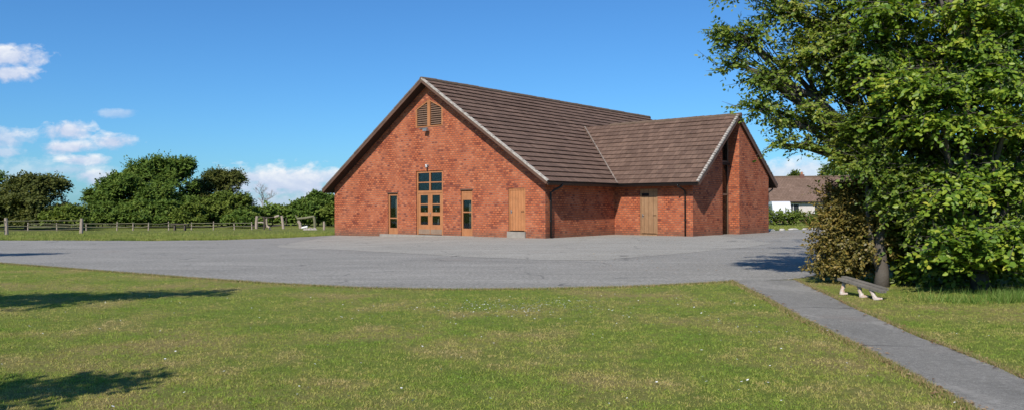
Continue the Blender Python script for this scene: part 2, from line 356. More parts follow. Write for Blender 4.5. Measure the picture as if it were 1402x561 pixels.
# daisies: little white discs on the lawn
def daisies():
    cs=[(.2,12.9,.45,.35,150),(-.6,13.2,.3,.4,60),(.9,13.6,.3,.35,60),(-.3,12.6,1.1,.7,200),(.6,13.6,1.5,.5,120),(2.,11,2,1.5,120),(-4,9,3,2,70),(-1,8,3,1.6,60),(1.8,7,1.5,.8,40),(3,13.5,.9,2,90),(-6,13,3,3,110),(6.8,9.5,1,1.5,30)]
    P=[]
    for cx,cy,sx,sy,n in cs: P.append(np.stack([RNG.normal(cx,sx,n),RNG.normal(cy,sy,n)],-1))
    P=np.concatenate(P); k=lawn_mask(P[:,0],P[:,1])&(P[:,1]>5.2); P=P[k]; n=len(P); V=[];F=[]
    r=RNG.uniform(.006,.014,n); tz=RNG.uniform(.03,.045,n)
    a=np.arange(6)*np.pi/3
    T=RNG.uniform(-.5,.5,(n,2))
    for q in range(6):
        dx=np.cos(a[q])*r; dy=np.sin(a[q])*r; V.append(np.stack([P[:,0]+dx,P[:,1]+dy,tz+dx*T[:,0]+dy*T[:,1]-.3*dy],-1))
    V=np.stack(V,1).reshape(-1,3)
    return link('daisies',raw_mesh('daisies',V,np.arange(6*n),6),mat_plain('daisy_petal',(.8,.8,.76),.8,0))
tag(daisies(),'tiny white daisies scattered over the lawn','flowers',kind='stuff')
# fallen leaf litter near path edges and on the yard
def litter():
    n=700; y=RNG.uniform(5.5,17.5,n); side=RNG.random(n)<.6
    x=np.where(side,pl(y)+RNG.normal(0,.05,n),pr(y)+RNG.normal(0,.06,n))
    x2=RNG.uniform(2,12,260); y2=RNG.uniform(19,40,260)
    x=np.concatenate([x,x2]);y=np.concatenate([y,y2]);n=len(x); a=RNG.uniform(0,6.28,n); s=RNG.uniform(.012,.035,n)
    c,d=np.cos(a)*s,np.sin(a)*s; z=gz(x,y)+RNG.uniform(.018,.03,n)
    V=np.stack([np.stack([x-c,y-d,z],-1),np.stack([x+d*.5,y-c*.5,z+s*.4],-1),np.stack([x+c,y+d,z+.004],-1),np.stack([x-d*.5,y+c*.5,z+s*.2],-1)],1).reshape(-1,3)
    return link('leaf_litter',raw_mesh('leaf_litter',V,np.arange(4*n),4),mat_blade('dry_leaf',((0,(.16,.09,.04)),(.6,(.36,.22,.11)),(1,(.55,.42,.26))),False))
tag(litter(),'dry fallen leaves along the path edges','leaves',kind='stuff')

# ------------------------------------------------------------------ the brick hall
OX,OY,YAW=1.7082,40.888,.6766
W,UR,HR,OV,OE,OEL,ZL,ZR,L=16.88,8.32,8.97,.62,.585,.45,2.74,2.91,25.3
V1,PW,WW,HW,OVW,OEW,WD=6.77,5.013,8.68,6.88,.64,1.04,.0398
hall=thing('brick_hall','red brick hall with steep brown tiled roof and a side wing','hall',(OX,OY,0),-YAW)
def wl(p):                                                           # wing frame -> hall frame
    c,s=math.cos(WD),math.sin(WD); return Vector((p[0]*c+p[1]*s, V1-p[0]*s+p[1]*c, p[2]))
TH=.16                                                                # roof build-up below tile surface
tanR=(HR-ZR)/(UR+OE); tanL=(HR-ZL)/(W+OEL-UR)
def roofz(x):                                                         # tile surface height above local x (x=-u)
    u=-x; return HR-(UR-u)*tanR if u<UR else HR-(u-UR)*tanL
def strips(mb, xs0, xs1, z0, top, openings, P, depth, back=.3, reveal=True, ends=()):
    """wall in a plane: x from xs0 to xs1, z0..top(x), openings (xa,xb,za,zbfun). P(x,depth,z) -> point"""
    br=sorted(set([xs0,xs1]+[o[0] for o in openings]+[o[1] for o in openings]+list(ends)))
    br=[b for b in br if xs0-1e-6<=b<=xs1+1e-6]
    for a,b in zip(br[:-1],br[1:]):
        mid=(a+b)/2; segs=[]; lo=(z0,z0)
        for o in sorted([o for o in openings if o[0]<=mid<=o[1]],key=lambda o:o[2]):
            segs.append((lo,(o[2],o[2]))); lo=(o[3](a),o[3](b))
        segs.append((lo,(top(a),top(b))))
        for (l0,l1),(h0,h1) in segs:
            if h0-l0<1e-4 and h1-l1<1e-4: continue
            q=[(a,l0),(b,l1),(b,h1),(a,h0)]
            mb.poly([P(x,0,z) for x,z in q],q)
            if back: mb.poly([P(x,back,z) for x,z in q][::-1],q[::-1])
    if reveal:
        for xa,xb,za,zf in openings:
            for x,z_ in ((xa,zf(xa)),(xb,zf(xb))):
                mb.poly([P(x,0,za),P(x,depth,za),P(x,depth,z_),P(x,0,z_)],[(0,za),(depth,za),(depth,z_),(0,z_)])
            xm=[xa]+[e for e in ends if xa<e<xb]+[xb]
            for p,q in zip(xm[:-1],xm[1:]):
                mb.poly([P(p,0,zf(p)),P(q,0,zf(q)),P(q,depth,zf(q)),P(p,depth,zf(p))],[(p,0),(q,0),(q,depth),(p,depth)])
            mb.poly([P(xa,0,za),P(xb,0,za),P(xb,depth,za),P(xa,depth,za)],[(xa,0),(xb,0),(xb,depth),(xa,depth)])
const=lambda z:(lambda x:z)
LX=-8.34
louv_top=lambda x: 7.86-abs(x-LX)*.47
OPEN=[(-9.41,-7.24,-.1,const(3.73)),(-11.84,-10.97,-.12,const(2.45)),(-5.86,-5.0,-.06,const(2.55)),(-2.44,-1.29,.0,const(2.60)),(-9.42,-7.24,6.26,louv_top)]
main=MB()
under=lambda x: roofz(x)-TH
strips(main,-W,0,-.6,under,OPEN,lambda x,d,z:Vector((x,d,z)),.14,ends=(-UR,LX))
# right side wall, left side wall, rear gable
strips(main,0,L,-.6,const(roofz(0)-TH),[],lambda y,d,z:Vector((-d,y,z)),.1)
strips(main,0,L,-.6,const(roofz(-W)-TH),[],lambda y,d,z:Vector((-W+d,L-y,z)),.1)
strips(main,-W,0,-.6,under,[],lambda x,d,z:Vector((x,L-d,z)),.1,ends=(-UR,))
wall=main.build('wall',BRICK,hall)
fl=MB(); fl.box((-W+.3,.3,-.55),(-.3,L-.3,.0)); fl.build('floor',DARKIN,hall)

# wing walls (wing frame: x outwards, y along the wing gable)
MIDW=WW/2
tN=(HW-ZR)/(MIDW+OE); tF=(HW-ZR)/(MIDW+OEW)
def wroof(y): return HW-(MIDW-y)*tN if y<MIDW else HW-(y-MIDW)*tF
wing=MB(); n0=0
WOPEN=[(1.70,2.85,.0,const(2.60))]
strips(wing,-.3,PW,-.5,const(wroof(0)-TH),WOPEN,lambda x,d,z:Vector((x,d,z)),.12)
S0,S1=3.49,4.62                                                        # the tall slot between wall and pier
PIER=.50
wt=lambda y: wroof(y)-TH
strips(wing,0,S0,-.5,wt,[],lambda y,d,z:Vector((PW-d,y,z)),.1)
q=[(0,-.5),(1.15,-.5),(1.15,wt(S0)),(0,wt(S0))]                        # return of the left leaf into the slot
wing.poly([Vector((PW-a,S0,z)) for a,z in q],q)
strips(wing,S1,WW,-.5,wt,[],lambda y,d,z:Vector((PW+PIER-d,y,z)),.1)
q=[(0,-.5),(PIER+1.15,-.5),(PIER+1.15,wt(S1)),(0,wt(S1))]
wing.poly([Vector((PW+PIER-a,S1,z)) for a,z in q],[(a-PIER,z) for a,z in q])
strips(wing,-.3,PW+PIER,-.5,const(wroof(WW)-TH),[],lambda x,d,z:Vector((x,WW-d,z)),.1)
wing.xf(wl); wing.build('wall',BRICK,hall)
sl=MB(); sl.poly([wl((PW-.27,S0+.002,-.4)),wl((PW-.27,S1-.002,-.4)),wl((PW-.27,S1-.002,wt(S1))),wl((PW-.27,S0+.002,wt(S0)))])
slot=sl.build('slot_window',DARKIN,hall)
fr=MB()
for y in (S0+.06,S1-.06): fr.box((PW-.25,y-.05,-.1),(PW-.17,y+.05,min(wt(y-.06),wt(y+.06))-.03))
for z in (2.3,4.2): fr.box((PW-.24,S0+.12,z-.05),(PW-.18,S1-.12,z+.05))
fr.xf(wl); fr.build('frame',SLAT,slot)
gl=MB(); gl.box((PW-.22,S0+.12,0),(PW-.20,S1-.12,wt(S0)-.05)); gl.xf(wl); gl.build('pane',GLASS,slot)
be=MB(); be.box((PW-.16,S0+.003,4.0),(PW-.08,S1-.003,4.12)); be.xf(wl); be.build('tie_beam',SOFFIT,hall)  # dark soffit colour paints the recess shade onto the beam

# roofs: real overlapping tile courses ------------------------------------
def courses(mb, Pf, T, rows, s0, s1, hgt=.075, jit=.012):
    """Pf(s,t,h); s0(t), s1(t) the course ends"""
    dt=T/rows
    for i in range(rows):
        t0=i*dt-.05; t1=(i+1)*dt+.02; n=max(2,int(abs(s1(t0)-s0(t0))/1.8)); 
        hs=[hgt+random.uniform(-jit,jit) for _ in range(n+1)]
        for k in range(n):
            f0,f1=k/n,(k+1)/n
            A=lambda f,t:(s0(t)*(1-f)+s1(t)*f)
            a,b,c,d=A(f0,t0),A(f1,t0),A(f1,t1),A(f0,t1)
            mb.poly([Pf(a,t0,hs[k]),Pf(b,t0,hs[k+1]),Pf(c,t1,.0),Pf(d,t1,.0)],[(a,i*dt+.02),(b,i*dt+.02),(c,i*dt+dt*.98),(d,i*dt+dt*.98)])
            mb.poly([Pf(a,t0+.035,-.012),Pf(b,t0+.035,-.012),Pf(b,t0,hs[k+1]),Pf(a,t0,hs[k])],[(a,i*dt+.01),(b,i*dt+.01),(b,i*dt+.015),(a,i*dt+.015)])
TR=math.hypot(HR-ZR,UR+OE); aR=math.atan(tanR); TL=math.hypot(HR-ZL,W+OEL-UR); aL=math.atan(tanL)
def PR_(s,t,h): return Vector((OE-t*math.cos(aR)+h*math.sin(aR), s, ZR+t*math.sin(aR)+h*math.cos(aR)))
def PL_(s,t,h): return Vector((-W-OEL+t*math.cos(aL)-h*math.sin(aL), s, ZL+t*math.sin(aL)+h*math.cos(aL)))
ROWS=22
RT=mat_roof('brown_concrete_tiles',TR/ROWS,(.128,.078,.055),(.19,.118,.084),.40); RT2=mat_roof('brown_plain_tiles',.42,(.112,.067,.047),(.176,.109,.077),.55)
rf=MB(); courses(rf,PR_,TR,ROWS,lambda t:-OV,lambda t:L+.3); courses(rf,PL_,TL,ROWS,lambda t:L+.3,lambda t:-OV)
roof=rf.build('roof',RT,hall)
def slab(name,Pf,T,s0,s1,h0,h1,mat,par,wing_=False,t0=0.):
    mb=MB(); c=[Pf(s0,t0,h0),Pf(s1,t0,h0),Pf(s1,T,h0),Pf(s0,T,h0),Pf(s0,t0,h1),Pf(s1,t0,h1),Pf(s1,T,h1),Pf(s0,T,h1)]
    for q in ((0,1,5,4),(1,2,6,5),(2,3,7,6),(3,0,4,7),(4,5,6,7),(3,2,1,0)): mb.poly([c[i] for i in q])
    return mb.build(name,mat,par)
slab('soffit',PR_,TR,-OV+.03,L+.25,-.15,-.03,SOFFIT,roof); slab('soffit',PL_,TL,-OV+.03,L+.25,-.15,-.03,SOFFIT,roof)
aN=math.atan(tN); aF=math.atan(tF); TN=math.hypot(HW-ZR,MIDW+OE); TF=math.hypot(HW-ZR,MIDW+OEW)
def PN_(s,t,h): return wl((s,-OE+t*math.cos(aN)-h*math.sin(aN),ZR+t*math.sin(aN)+h*math.cos(aN)))
def PF_(s,t,h): return wl((s,WW+OEW-t*math.cos(aF)+h*math.sin(aF),ZR+t*math.sin(aF)+h*math.cos(aF)))
WE=PW+OVW
valN=lambda t: OE-t*math.sin(aN)/tanR-.12; valF=lambda t: OE-t*math.sin(aF)/tanR-.35
wrf=MB(); courses(wrf,PN_,TN,15,valN,lambda t:WE,.05); courses(wrf,PF_,TF,15,lambda t:WE,valF,.05)
wroofo=wrf.build('roof',RT2,hall)
def slabw(Pf,T,val):
    mb=MB(); c=[Pf(val(0)+.1,.0,-.15),Pf(WE-.03,.0,-.15),Pf(WE-.03,T,-.15),Pf(val(T)+.1,T,-.15),Pf(val(0)+.1,.0,-.03),Pf(WE-.03,.0,-.03),Pf(WE-.03,T,-.03),Pf(val(T)+.1,T,-.03)]
    for q in ((0,1,5,4),(1,2,6,5),(2,3,7,6),(3,0,4,7),(4,5,6,7),(3,2,1,0)): mb.poly([c[i] for i in q])
    mb.build('soffit',SOFFIT,wroofo)
slabw(PN_,TN,valN); slabw(PF_,TF,valF)
# ridge caps
def ridge(par, a, b, mat, r=.15, seg=.46):
    mb=MB(); a=Vector(a); b=Vector(b); n=int((b-a).length/seg)
    for i in range(n):
        p=a.lerp(b,i/n); q=a.lerp(b,(i+1)/n+.012); j=random.uniform(-.008,.012)
        mb.tube([p+Vector((0,0,j)),q+Vector((0,0,j+.015))],[r,r*1.03],10)
    return mb.build('ridge',mat,par)
RIDGE=mat_plain('ridge_tile',(.14,.095,.065),.9,.7,2.5,dirt=(.06,.045,.03),bump=.4)
ridge(roof,(-UR,-OV-.02,HR-.03),(-UR,L+.3,HR-.03),RIDGE)
ridge(wroofo,wl((-3.2,MIDW,HW-.05)),wl((WE+.02,MIDW,HW-.05)),RIDGE,.13)
vm=MB()
for i in range(22):
    t0,t1=TN*i/22,TN*(i+.93)/22
    vm.bar(PN_(valN(t0)+.14,t0,.06),PN_(valN(t1)+.14,t1,.06),.07,.05)
vm.build('valley',mat_plain('valley_mortar',(.26,.21,.17),.9,.9,4,dirt=(.06,.045,.035)),wroofo)
# verges: pale mortar strip, bargeboards
VERGED=mat_plain('dark_verge',(.15,.115,.095),.9,.7,6,dirt=(.07,.05,.04),bump=.5)  # darker verge colour for the left and far slopes
def verge(par,Pf,T,s,out,mt,N=34,fill=.94):
    mb=MB()
    for i in range(N):
        a,b=T*i/N,T*(i+fill)/N; lo=Pf(s-out*.02,a,-.02); j=random.uniform(-.01,.01)
        c=[Pf(s+out*(-.12),a,-.02),Pf(s+out*(.03+j),a,-.02),Pf(s+out*(.03+j),b,-.02),Pf(s-out*.12,b,-.02),Pf(s-out*.10,a,.085),Pf(s+out*(.03+j),a,.075),Pf(s+out*(.03+j),b,.062),Pf(s-out*.10,b,.07)]
        for q in ((0,1,5,4),(1,2,6,5),(2,3,7,6),(3,0,4,7),(4,5,6,7),(3,2,1,0)): mb.poly([c[k] for k in q])
    return mb.build('verge',mt,par)
def barge(par,Pf,T,s,out,w=.15,t0=-.03):
    mb=MB(); c=[Pf(s-out*.035,t0,-.02-w),Pf(s+out*.01,t0,-.02-w),Pf(s+out*.01,T+.02,-.02-w),Pf(s-out*.035,T+.02,-.02-w),Pf(s-out*.035,t0,-.022),Pf(s+out*.01,t0,-.022),Pf(s+out*.01,T+.02,-.022),Pf(s-out*.035,T+.02,-.022)]
    for q in ((0,1,5,4),(1,2,6,5),(2,3,7,6),(3,0,4,7),(4,5,6,7),(3,2,1,0)):
        mb.poly([c[k] for k in q],[(0,0),(.2,0),(.2,4),(0,4)])
    return mb.build('bargeboard',BARGE,par)
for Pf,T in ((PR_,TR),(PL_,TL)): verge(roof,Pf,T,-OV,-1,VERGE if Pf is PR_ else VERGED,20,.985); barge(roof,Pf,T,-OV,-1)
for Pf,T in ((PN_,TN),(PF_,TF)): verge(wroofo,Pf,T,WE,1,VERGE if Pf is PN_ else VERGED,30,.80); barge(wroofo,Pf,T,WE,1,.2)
# gutters and downpipes
def gutter(a,b,par):
    mb=MB(); a=Vector(a);b=Vector(b); d=(b-a).normalized(); s=Vector((d.y,-d.x,0)); n=7; r=.065; pts=[]
    prof=[(math.cos(math.pi+math.pi*k/n)*r,math.sin(math.pi+math.pi*k/n)*r) for k in range(n+1)]
    for (p0,q0),(p1,q1) in zip(prof[:-1],prof[1:]):
        mb.poly([a+s*p0+Vector((0,0,q0)),b+s*p0+Vector((0,0,q0)),b+s*p1+Vector((0,0,q1)),a+s*p1+Vector((0,0,q1))])
        mb.poly([a+s*p0*.93+Vector((0,0,q0*.93)),a+s*p1*.93+Vector((0,0,q1*.93)),b+s*p1*.93+Vector((0,0,q1*.93)),b+s*p0*.93+Vector((0,0,q0*.93))])
    for e in (a,b): mb.poly([e+s*p+Vector((0,0,q)) for p,q in prof])
    return mb.build('gutter',BLACK,par)
gutter((OE+.05,-OV+.02,ZR-.06),(OE+.05,V1-OE,ZR-.06),hall)
gutter((-W-OEL-.05,-OV+.02,ZL-.06),(-W-OEL-.05,L,ZL-.06),hall)
gutter(wl((OE-.02,-OE-.05,ZR-.06)),wl((WE-.02,-OE-.05,ZR-.06)),hall)
gutter(wl((1,WW+OEW+.05,ZR-.06)),wl((WE-.02,WW+OEW+.05,ZR-.06)),hall)
fa=MB(); fa.bar((OE-.02,-OV+.04,ZR-.10),(OE-.02,V1-OE,ZR-.10),.025,.17); fa.bar(wl((OE-.02,-OE+.02,ZR-.10)),wl((WE-.04,-OE+.02,ZR-.10)),.025,.17)
fa.bar((-W-OEL+.02,-OV+.04,ZL-.1),(-W-OEL+.02,L,ZL-.1),.025,.17); fa.bar(wl((1,WW+OEW-.02,ZR-.10)),wl((WE-.04,WW+OEW-.02,ZR-.10)),.025,.17)
fa.build('fascia',BARGE,hall)
def downpipe(pts,bands,r=.045):
    mb=MB(); mb.tube(pts,r,10)
    for b in bands:
        b=Vector(b); mb.tube([b-Vector((0,0,.03)),b+Vector((0,0,.03))],r*1.35,10)
    return mb.build('downpipe',BLACK,hall,True)
px=.10
downpipe([(OE+.05,.62,ZR-.10),(OE+.05,.62,ZR-.20),(px+.2,.42,ZR-.42),(px,.34,ZR-.55),(px,.34,.05)],[(px,.34,1.9),(px,.34,.9)],.055)
downpipe([wl((4.45,-OE-.05,ZR-.1)),wl((4.45,-OE-.05,ZR-.2)),wl((4.56,-.2,ZR-.38)),wl((4.6,-.09,ZR-.5)),wl((4.6,-.09,.03))],[wl((4.6,-.09,1.9)),wl((4.6,-.09,.9))])
downpipe([wl((5.3,WW+OEW+.05,ZR-.1)),wl((5.3,WW+OEW+.05,ZR-.25)),wl((5.3,WW+.35,ZR-.5)),wl((5.3,WW+.1,ZR-.6)),wl((5.3,WW+.1,-.05))],[wl((5.3,WW+.1,1.9))])
downpipe([(-W-OEL-.05,.5,ZL-.1),(-W-OEL-.05,.5,ZL-.2),(-W-.2,.5,ZL-.35),(-W-.09,.5,ZL-.45),(-W-.09,.5,-.2)],[(-W-.09,.5,1.5)])

# joinery of the front gable ------------------------------------------------
def rect_frame(mb,x0,x1,z0,z1,y0,y1,w,wb=None):
    wb=w if wb is None else wb
    mb.box((x0,y0,z0),(x0+w,y1,z1)); mb.box((x1-w,y0,z0),(x1,y1,z1)); mb.box((x0+w,y0,z1-w),(x1-w,y1,z1))
    if wb: mb.box((x0+w,y0,z0),(x1-w,y1,z0+wb))
def pane_in(x0,x1,z0,z1,y,par,zs=()):
    g=MB(); g.box((x0-.01,y-.004,z0-.01),(x1+.01,y+.004,z1+.01)); g.build('glass',GLASS,par)
DX0,DX1,DT=-9.38,-7.27,3.70; MX=(DX0+DX1)/2
fr=MB(); rect_frame(fr,DX0,DX1,.02,DT,.05,.15,.09,0); fr.box((DX0+.09,.045,2.44),(DX1-.09,.155,2.58)); fr.build('door_frame',WOOD,hall,bevel=.006)
tr=MB(); tr.box((MX-.05,.055,2.582),(MX+.05,.145,DT-.092)); tr.box((DX0+.092,.06,3.03),(MX-.052,.14,3.09)); tr.box((MX+.052,.06,3.03),(DX1-.092,.14,3.09))
tro=tr.build('transom_window',WOOD,hall,bevel=.005)
for a,b in ((DX0+.09,MX-.05),(MX+.05,DX1-.09)):
    pane_in(a,b,2.585,3.03,.10,tro); pane_in(a,b,3.09,DT-.09,.10,tro)
for side,(a,b) in enumerate(((DX0+.095,MX-.006),(MX+.006,DX1-.095))):
    d=MB(); y0,y1=.07,.12; s=.17
    d.box((a,y0,.06),(a+s,y1,2.43)); d.box((b-s,y0,.06),(b,y1,2.43))
    zb=[.06,.60,1.17,1.30,1.86,1.93,2.36,2.43]
    d.box((a+s,y0,.06),(b-s,y1,.62)); d.box((a+s,y0,1.14),(b-s,y1,1.34)); d.box((a+s,y0,1.76),(b-s,y1,1.84)); d.box((a+s,y0,2.32),(b-s,y1,2.43))
    do=d.build('glazed_door',WOOD,hall,bevel=.006)
    for z0,z1 in ((.62,1.14),(1.34,1.76),(1.84,2.32)): pane_in(a+s,b-s,z0,z1,.098,do)
    for q,(fx,z0,z1) in enumerate(((.35,1.34,1.52),(.62,.62,.98),(.5,1.84,1.93)) if side else ((.5,1.34,1.47),(.7,1.84,1.92))):
        bl=MB(); xx=a+s+(b-a-2*s)*fx; bl.tube([(xx,.165,z0-.02),(xx+.01,.165,(z0+z1)/2),(xx,.165,z1)],[.05,.04,.02],8); bl.build('pale_shape',CURT,do,True)  # small pale stand-in shapes just behind the panes, kind unknown
    h=MB(); hx=(b-.06) if side==0 else (a+.06)
    h.tube([(hx,.065,1.12),(hx,.02,1.12),(hx,.02,1.32),(hx,.065,1.32)],.012,8); h.build('handle',METAL,do,True)
    ki=MB(); ki.box((a+.02,y0-.006,.08),(b-.02,y0-.001,.36)); ki.build('kick_plate',mat_wood('weathered_kick_board%d'%side,(.19,.12,.075),(.27,.18,.12),(.34,.25,.18)),do)
for (x0,x1,zt,zb,rail) in ((-11.82,-10.99,2.42,-.02,.95),(-5.84,-5.02,2.52,.02,1.32)):
    w=MB(); rect_frame(w,x0,x1,zb,zt,.05,.14,.10,.42); w.box((x0+.1,.06,rail),(x1-.1,.13,rail+.07))
    if x0>-8: w.box((x0+.1,.06,zt-.5),(x1-.1,.12,zt-.1)); top=zt-.5
    else: top=zt-.1
    wo=w.build('window',WOOD,hall,bevel=.006)
    pane_in(x0+.1,x1-.1,zb+.42,rail,.10,wo); pane_in(x0+.1,x1-.1,rail+.07,top,.10,wo)
    c=MB(); xc=(x0+x1)/2
    for k in range(5):
        c.tube([(xc-.05+k*.035,.32+.02*(k%2),zb+.35),(xc-.06+k*.04,.32+.02*(k%2),top)],.028,6)
    c.build('curtain',CURT,wo,True)
    li=MB(); li.box((x0-.06,-.025,zt+.04),(x1+.06,.05,zt+.10)); li.build('lintel',BARGE,wo)
# plank doors
def plank_door(P,x0,x1,z0,z1,mat,knob_left,vent):
    f=MB(); rect_frame(f,x0,x1,z0,z1,.02,.12,.07,0); f.xf(P); f.build('door_frame',mat,hall,bevel=.005)
    d=MB(); d.box((x0+.075,.045,z0+.03),(x1-.075,.095,z1-.075)); d.xf(P); do=d.build('plank_door',mat,hall)
    h=MB(); hx=x0+.14 if knob_left else x1-.14
    h.box((hx-.03,.036,z0+.92),(hx+.03,.044,z0+1.12)); h.tube([(hx,.045,z0+1.03),(hx,-.01,z0+1.03),(hx+(.11 if knob_left else -.11),-.01,z0+1.03)],.012,8); h.xf(P); h.build('handle',METAL,do,True)
    hg=MB(); ox=x1-.10 if knob_left else x0+.10
    hg.bar(P((ox,.038,z0+1.03)),P((ox+(-.2 if knob_left else .2),.038,z0+1.03)),.012,.03); hg.build('bolt',BLACK,do)
    if vent:
        v=MB(); v.box((x0+.1,.012,z1-.22),(x0+.55,.042,z1-.06)); v.xf(P); v.build('vent_panel',BLACK,do)
I=lambda p:Vector(p)
plank_door(I,-2.42,-1.31,.36,2.58,DOORWOOD,True,False)
st=MB(); st.box((-2.47,-.10,-.3),(-1.26,.14,.33)); st.build('doorstep',CONC,hall,bevel=.015)
plank_door(lambda p:wl(p),1.72,2.83,.10,2.42,OLDDOOR,True,True)
st=MB(); st.box((1.70,-.06,-.3),(2.85,.12,.08)); st.xf(wl); st.build('doorstep',OLDDOOR,hall,bevel=.01)
st=MB(); st.box((1.702,.03,2.425),(2.848,.11,2.598)); st.xf(wl); st.build('door_header',OLDDOOR,hall,bevel=.01)
# louvred vent under the apex
lv=MB()
for x in (-9.37,-7.29): lv.box((x-.05,.0,6.27),(x+.05,.10,louv_top(x)-.06))
lv.box((LX-.11,-.02,6.27),(LX+.11,.10,louv_top(LX)-.10)); lv.box((-9.32,-.02,6.27),(LX-.112,.12,6.33)); lv.box((LX+.112,-.02,6.27),(-7.34,.12,6.33))
for a,b in ((-9.42,LX),(LX,-7.24)): lv.bar((a,.05,louv_top(a)-.04),(b,.05,louv_top(b)-.04),.09,.07)
lo=lv.build('louvre_vent',WOOD,hall)
sm=MB()
for a,b in ((-9.32,LX-.115),(LX+.115,-7.34)):
    z=6.40
    while z<7.75:
        xa,xb=a,b
        lim=LX-(7.78-z)/.47 if a<LX else LX+(7.78-z)/.47
        if a<LX: xa=max(a,lim)
        else: xb=min(b,lim)
        if xb-xa>.12:
            t=random.uniform(-.006,.006)
            sm.poly([(xa,.02,z),(xb,.02,z+t),(xb,.11,z+.10),(xa,.11,z+.10)]); sm.poly([(xa,.03,z-.016),(xa,.12,z+.08),(xb,.12,z+.08),(xb,.03,z+t-.016)]); sm.poly([(xa,.02,z),(xa,.03,z-.016),(xb,.03,z+t-.016),(xb,.02,z+t)])
        z+=.125
sm.build('slats',SLAT,lo)
bk=MB(); bk.box((-9.4,.16,6.2),(-7.26,.2,7.9)); bk.build('backing',DARKIN,lo)
# floodlight under the vent, lamp over the door
f=MB(); f.bar((LX-.75,-.03,6.20),(LX-.1,-.05,6.21),.03,.03); f.tube([(LX-.08,0,6.2),(LX-.08,-.12,6.16)],.02,8)
fo=f.build('floodlight',METAL,hall)
f=MB(); f.box((LX-.22,-.30,6.0),(LX+.10,-.12,6.14),Matrix.Translation((0,0,0))); f.box((LX-.2,-.304,6.02),(LX+.08,-.300,6.12)); f.build('lamp_head',METAL,fo,bevel=.015)
f=MB(); f.tube([(-8.42,.0,4.02),(-8.42,-.06,4.02)],.07,12); wlp=f.build('wall_lamp',METAL,hall,True)
f=MB(); f.tube([(-8.42,-.06,4.06),(-8.42,-.13,4.04),(-8.42,-.15,3.95),(-8.42,-.13,3.88)],[.05,.085,.085,.05],12); f.build('lamp_glass',mat_plain('frosted_glass',(.55,.56,.56),.3,.2),wlp,True)
# threshold strip of worn concrete along the gable
th=MB(); th.box((-12.2,-.35,-.4),(-4.6,-.004,.03)); th.build('threshold',CONC,hall,bevel=.02)

# ------------------------------------------------------------------ foliage
def nrm(a): return a/np.maximum(np.linalg.norm(a,axis=-1,keepdims=True),1e-6)
def leaf_mesh(name,P,D,N,size,mat,parent,detail=1,width=.62,fold=.25):
    n=len(P); D=nrm(D); S=nrm(np.cross(D,N)); U=np.cross(S,D); s=size[:,None]
    if detail:
        prof=[(0,0),(-.5,.3),(-.42,.68),(0,1),(.42,.68),(.5,.3)]
        V=np.stack([P+(D*b+S*(a*width)+U*(abs(a)*fold*2*width*.6-.12*b*b))*s for a,b in prof],1).reshape(-1,3)
        base=np.arange(n)[:,None]*6
        F=np.concatenate([base+np.array([[0,1,2,3]]),base+np.array([[0,3,4,5]])],1).ravel()
    else:
        prof=[(0,0),(-.5,.5),(0,1),(.5,.5)]
        V=np.stack([P+(D*b+S*(a*width)+U*(abs(a)*fold))*s for a,b in prof],1).reshape(-1,3)
        F=np.arange(4*n)
    return link(name,raw_mesh(name,V,F,4),mat,parent)
def clump_points(lobes, shell=.45, zmin=None):
    C=[];O=[];K=[]
    for li,(x,y,z,rx,ry,rz,n) in enumerate(lobes):
        d=nrm(RNG.standard_normal((n,3))); d[:,2]=np.where(d[:,2]<-.55,-d[:,2],d[:,2]); d=nrm(d)
        r=RNG.uniform(shell,1,n)[:,None]
        c=np.array([x,y,z])+d*r*np.array([rx,ry,rz]); C.append(c); O.append(d); K+= [li]*n
    C=np.concatenate(C); O=np.concatenate(O); K=np.array(K)
    if zmin is not None: C[:,2]=np.maximum(C[:,2],zmin+RNG.uniform(0,.25,len(C)))
    return C,O,K
def spray_leaves(C,O,r,twigs,leaves,size,droop=.25,flat=.5,face=1.):
    """each clump: twigs fanned about the outward direction, two-ranked leaves along each"""
    n=len(C); P=[];D=[];N=[];tw=[]
    for _ in range(twigs):
        rr=r*RNG.uniform(.6,1.25,n)
        h=nrm(O*.75+RNG.standard_normal((n,3))*.75*np.array([1,1,flat])+np.array([0,0,-droop*.5]))
        st=C-O*(r*.35)[:,None]*1+RNG.standard_normal((n,3))*(r*.22)[:,None]
        tw.append((st,st+h*rr[:,None]))
        side=nrm(np.cross(h,np.array([0,0,1.])+.35*RNG.standard_normal((n,3))))
        for k in range(leaves):
            f=(k+.6)/leaves; sg=1 if k%2 else -1
            p=st+h*(rr*f)[:,None]+np.array([0,0,-1])*(droop*rr*f*f)[:,None]
            d=h*.55+side*sg*.9+RNG.standard_normal((n,3))*.28+np.array([0,0,-.25])
            if k==leaves-1: d=h+RNG.standard_normal((n,3))*.2
            nn=np.array([0,0,.75])+O*.75+np.array([-.12,-.35,0.])*face+RNG.standard_normal((n,3))*.45
            P.append(p);D.append(d);N.append(nn)
    P=np.concatenate(P);D=np.concatenate(D);N=np.concatenate(N)
    S=size*RNG.uniform(.6,1.25,len(P))
    return P,D,N,S,tw
def curve(a,b,sag,n=5):
    a=Vector(a);b=Vector(b); out=[]
    j=Vector((random.uniform(-1,1),random.uniform(-1,1),random.uniform(-.3,.6)))*(b-a).length*.08
    for i in range(n+1):
        t=i/n; p=a.lerp(b,t)+j*math.sin(math.pi*t)+Vector((0,0,sag*math.sin(math.pi*t)))
        out.append(p)
    return out
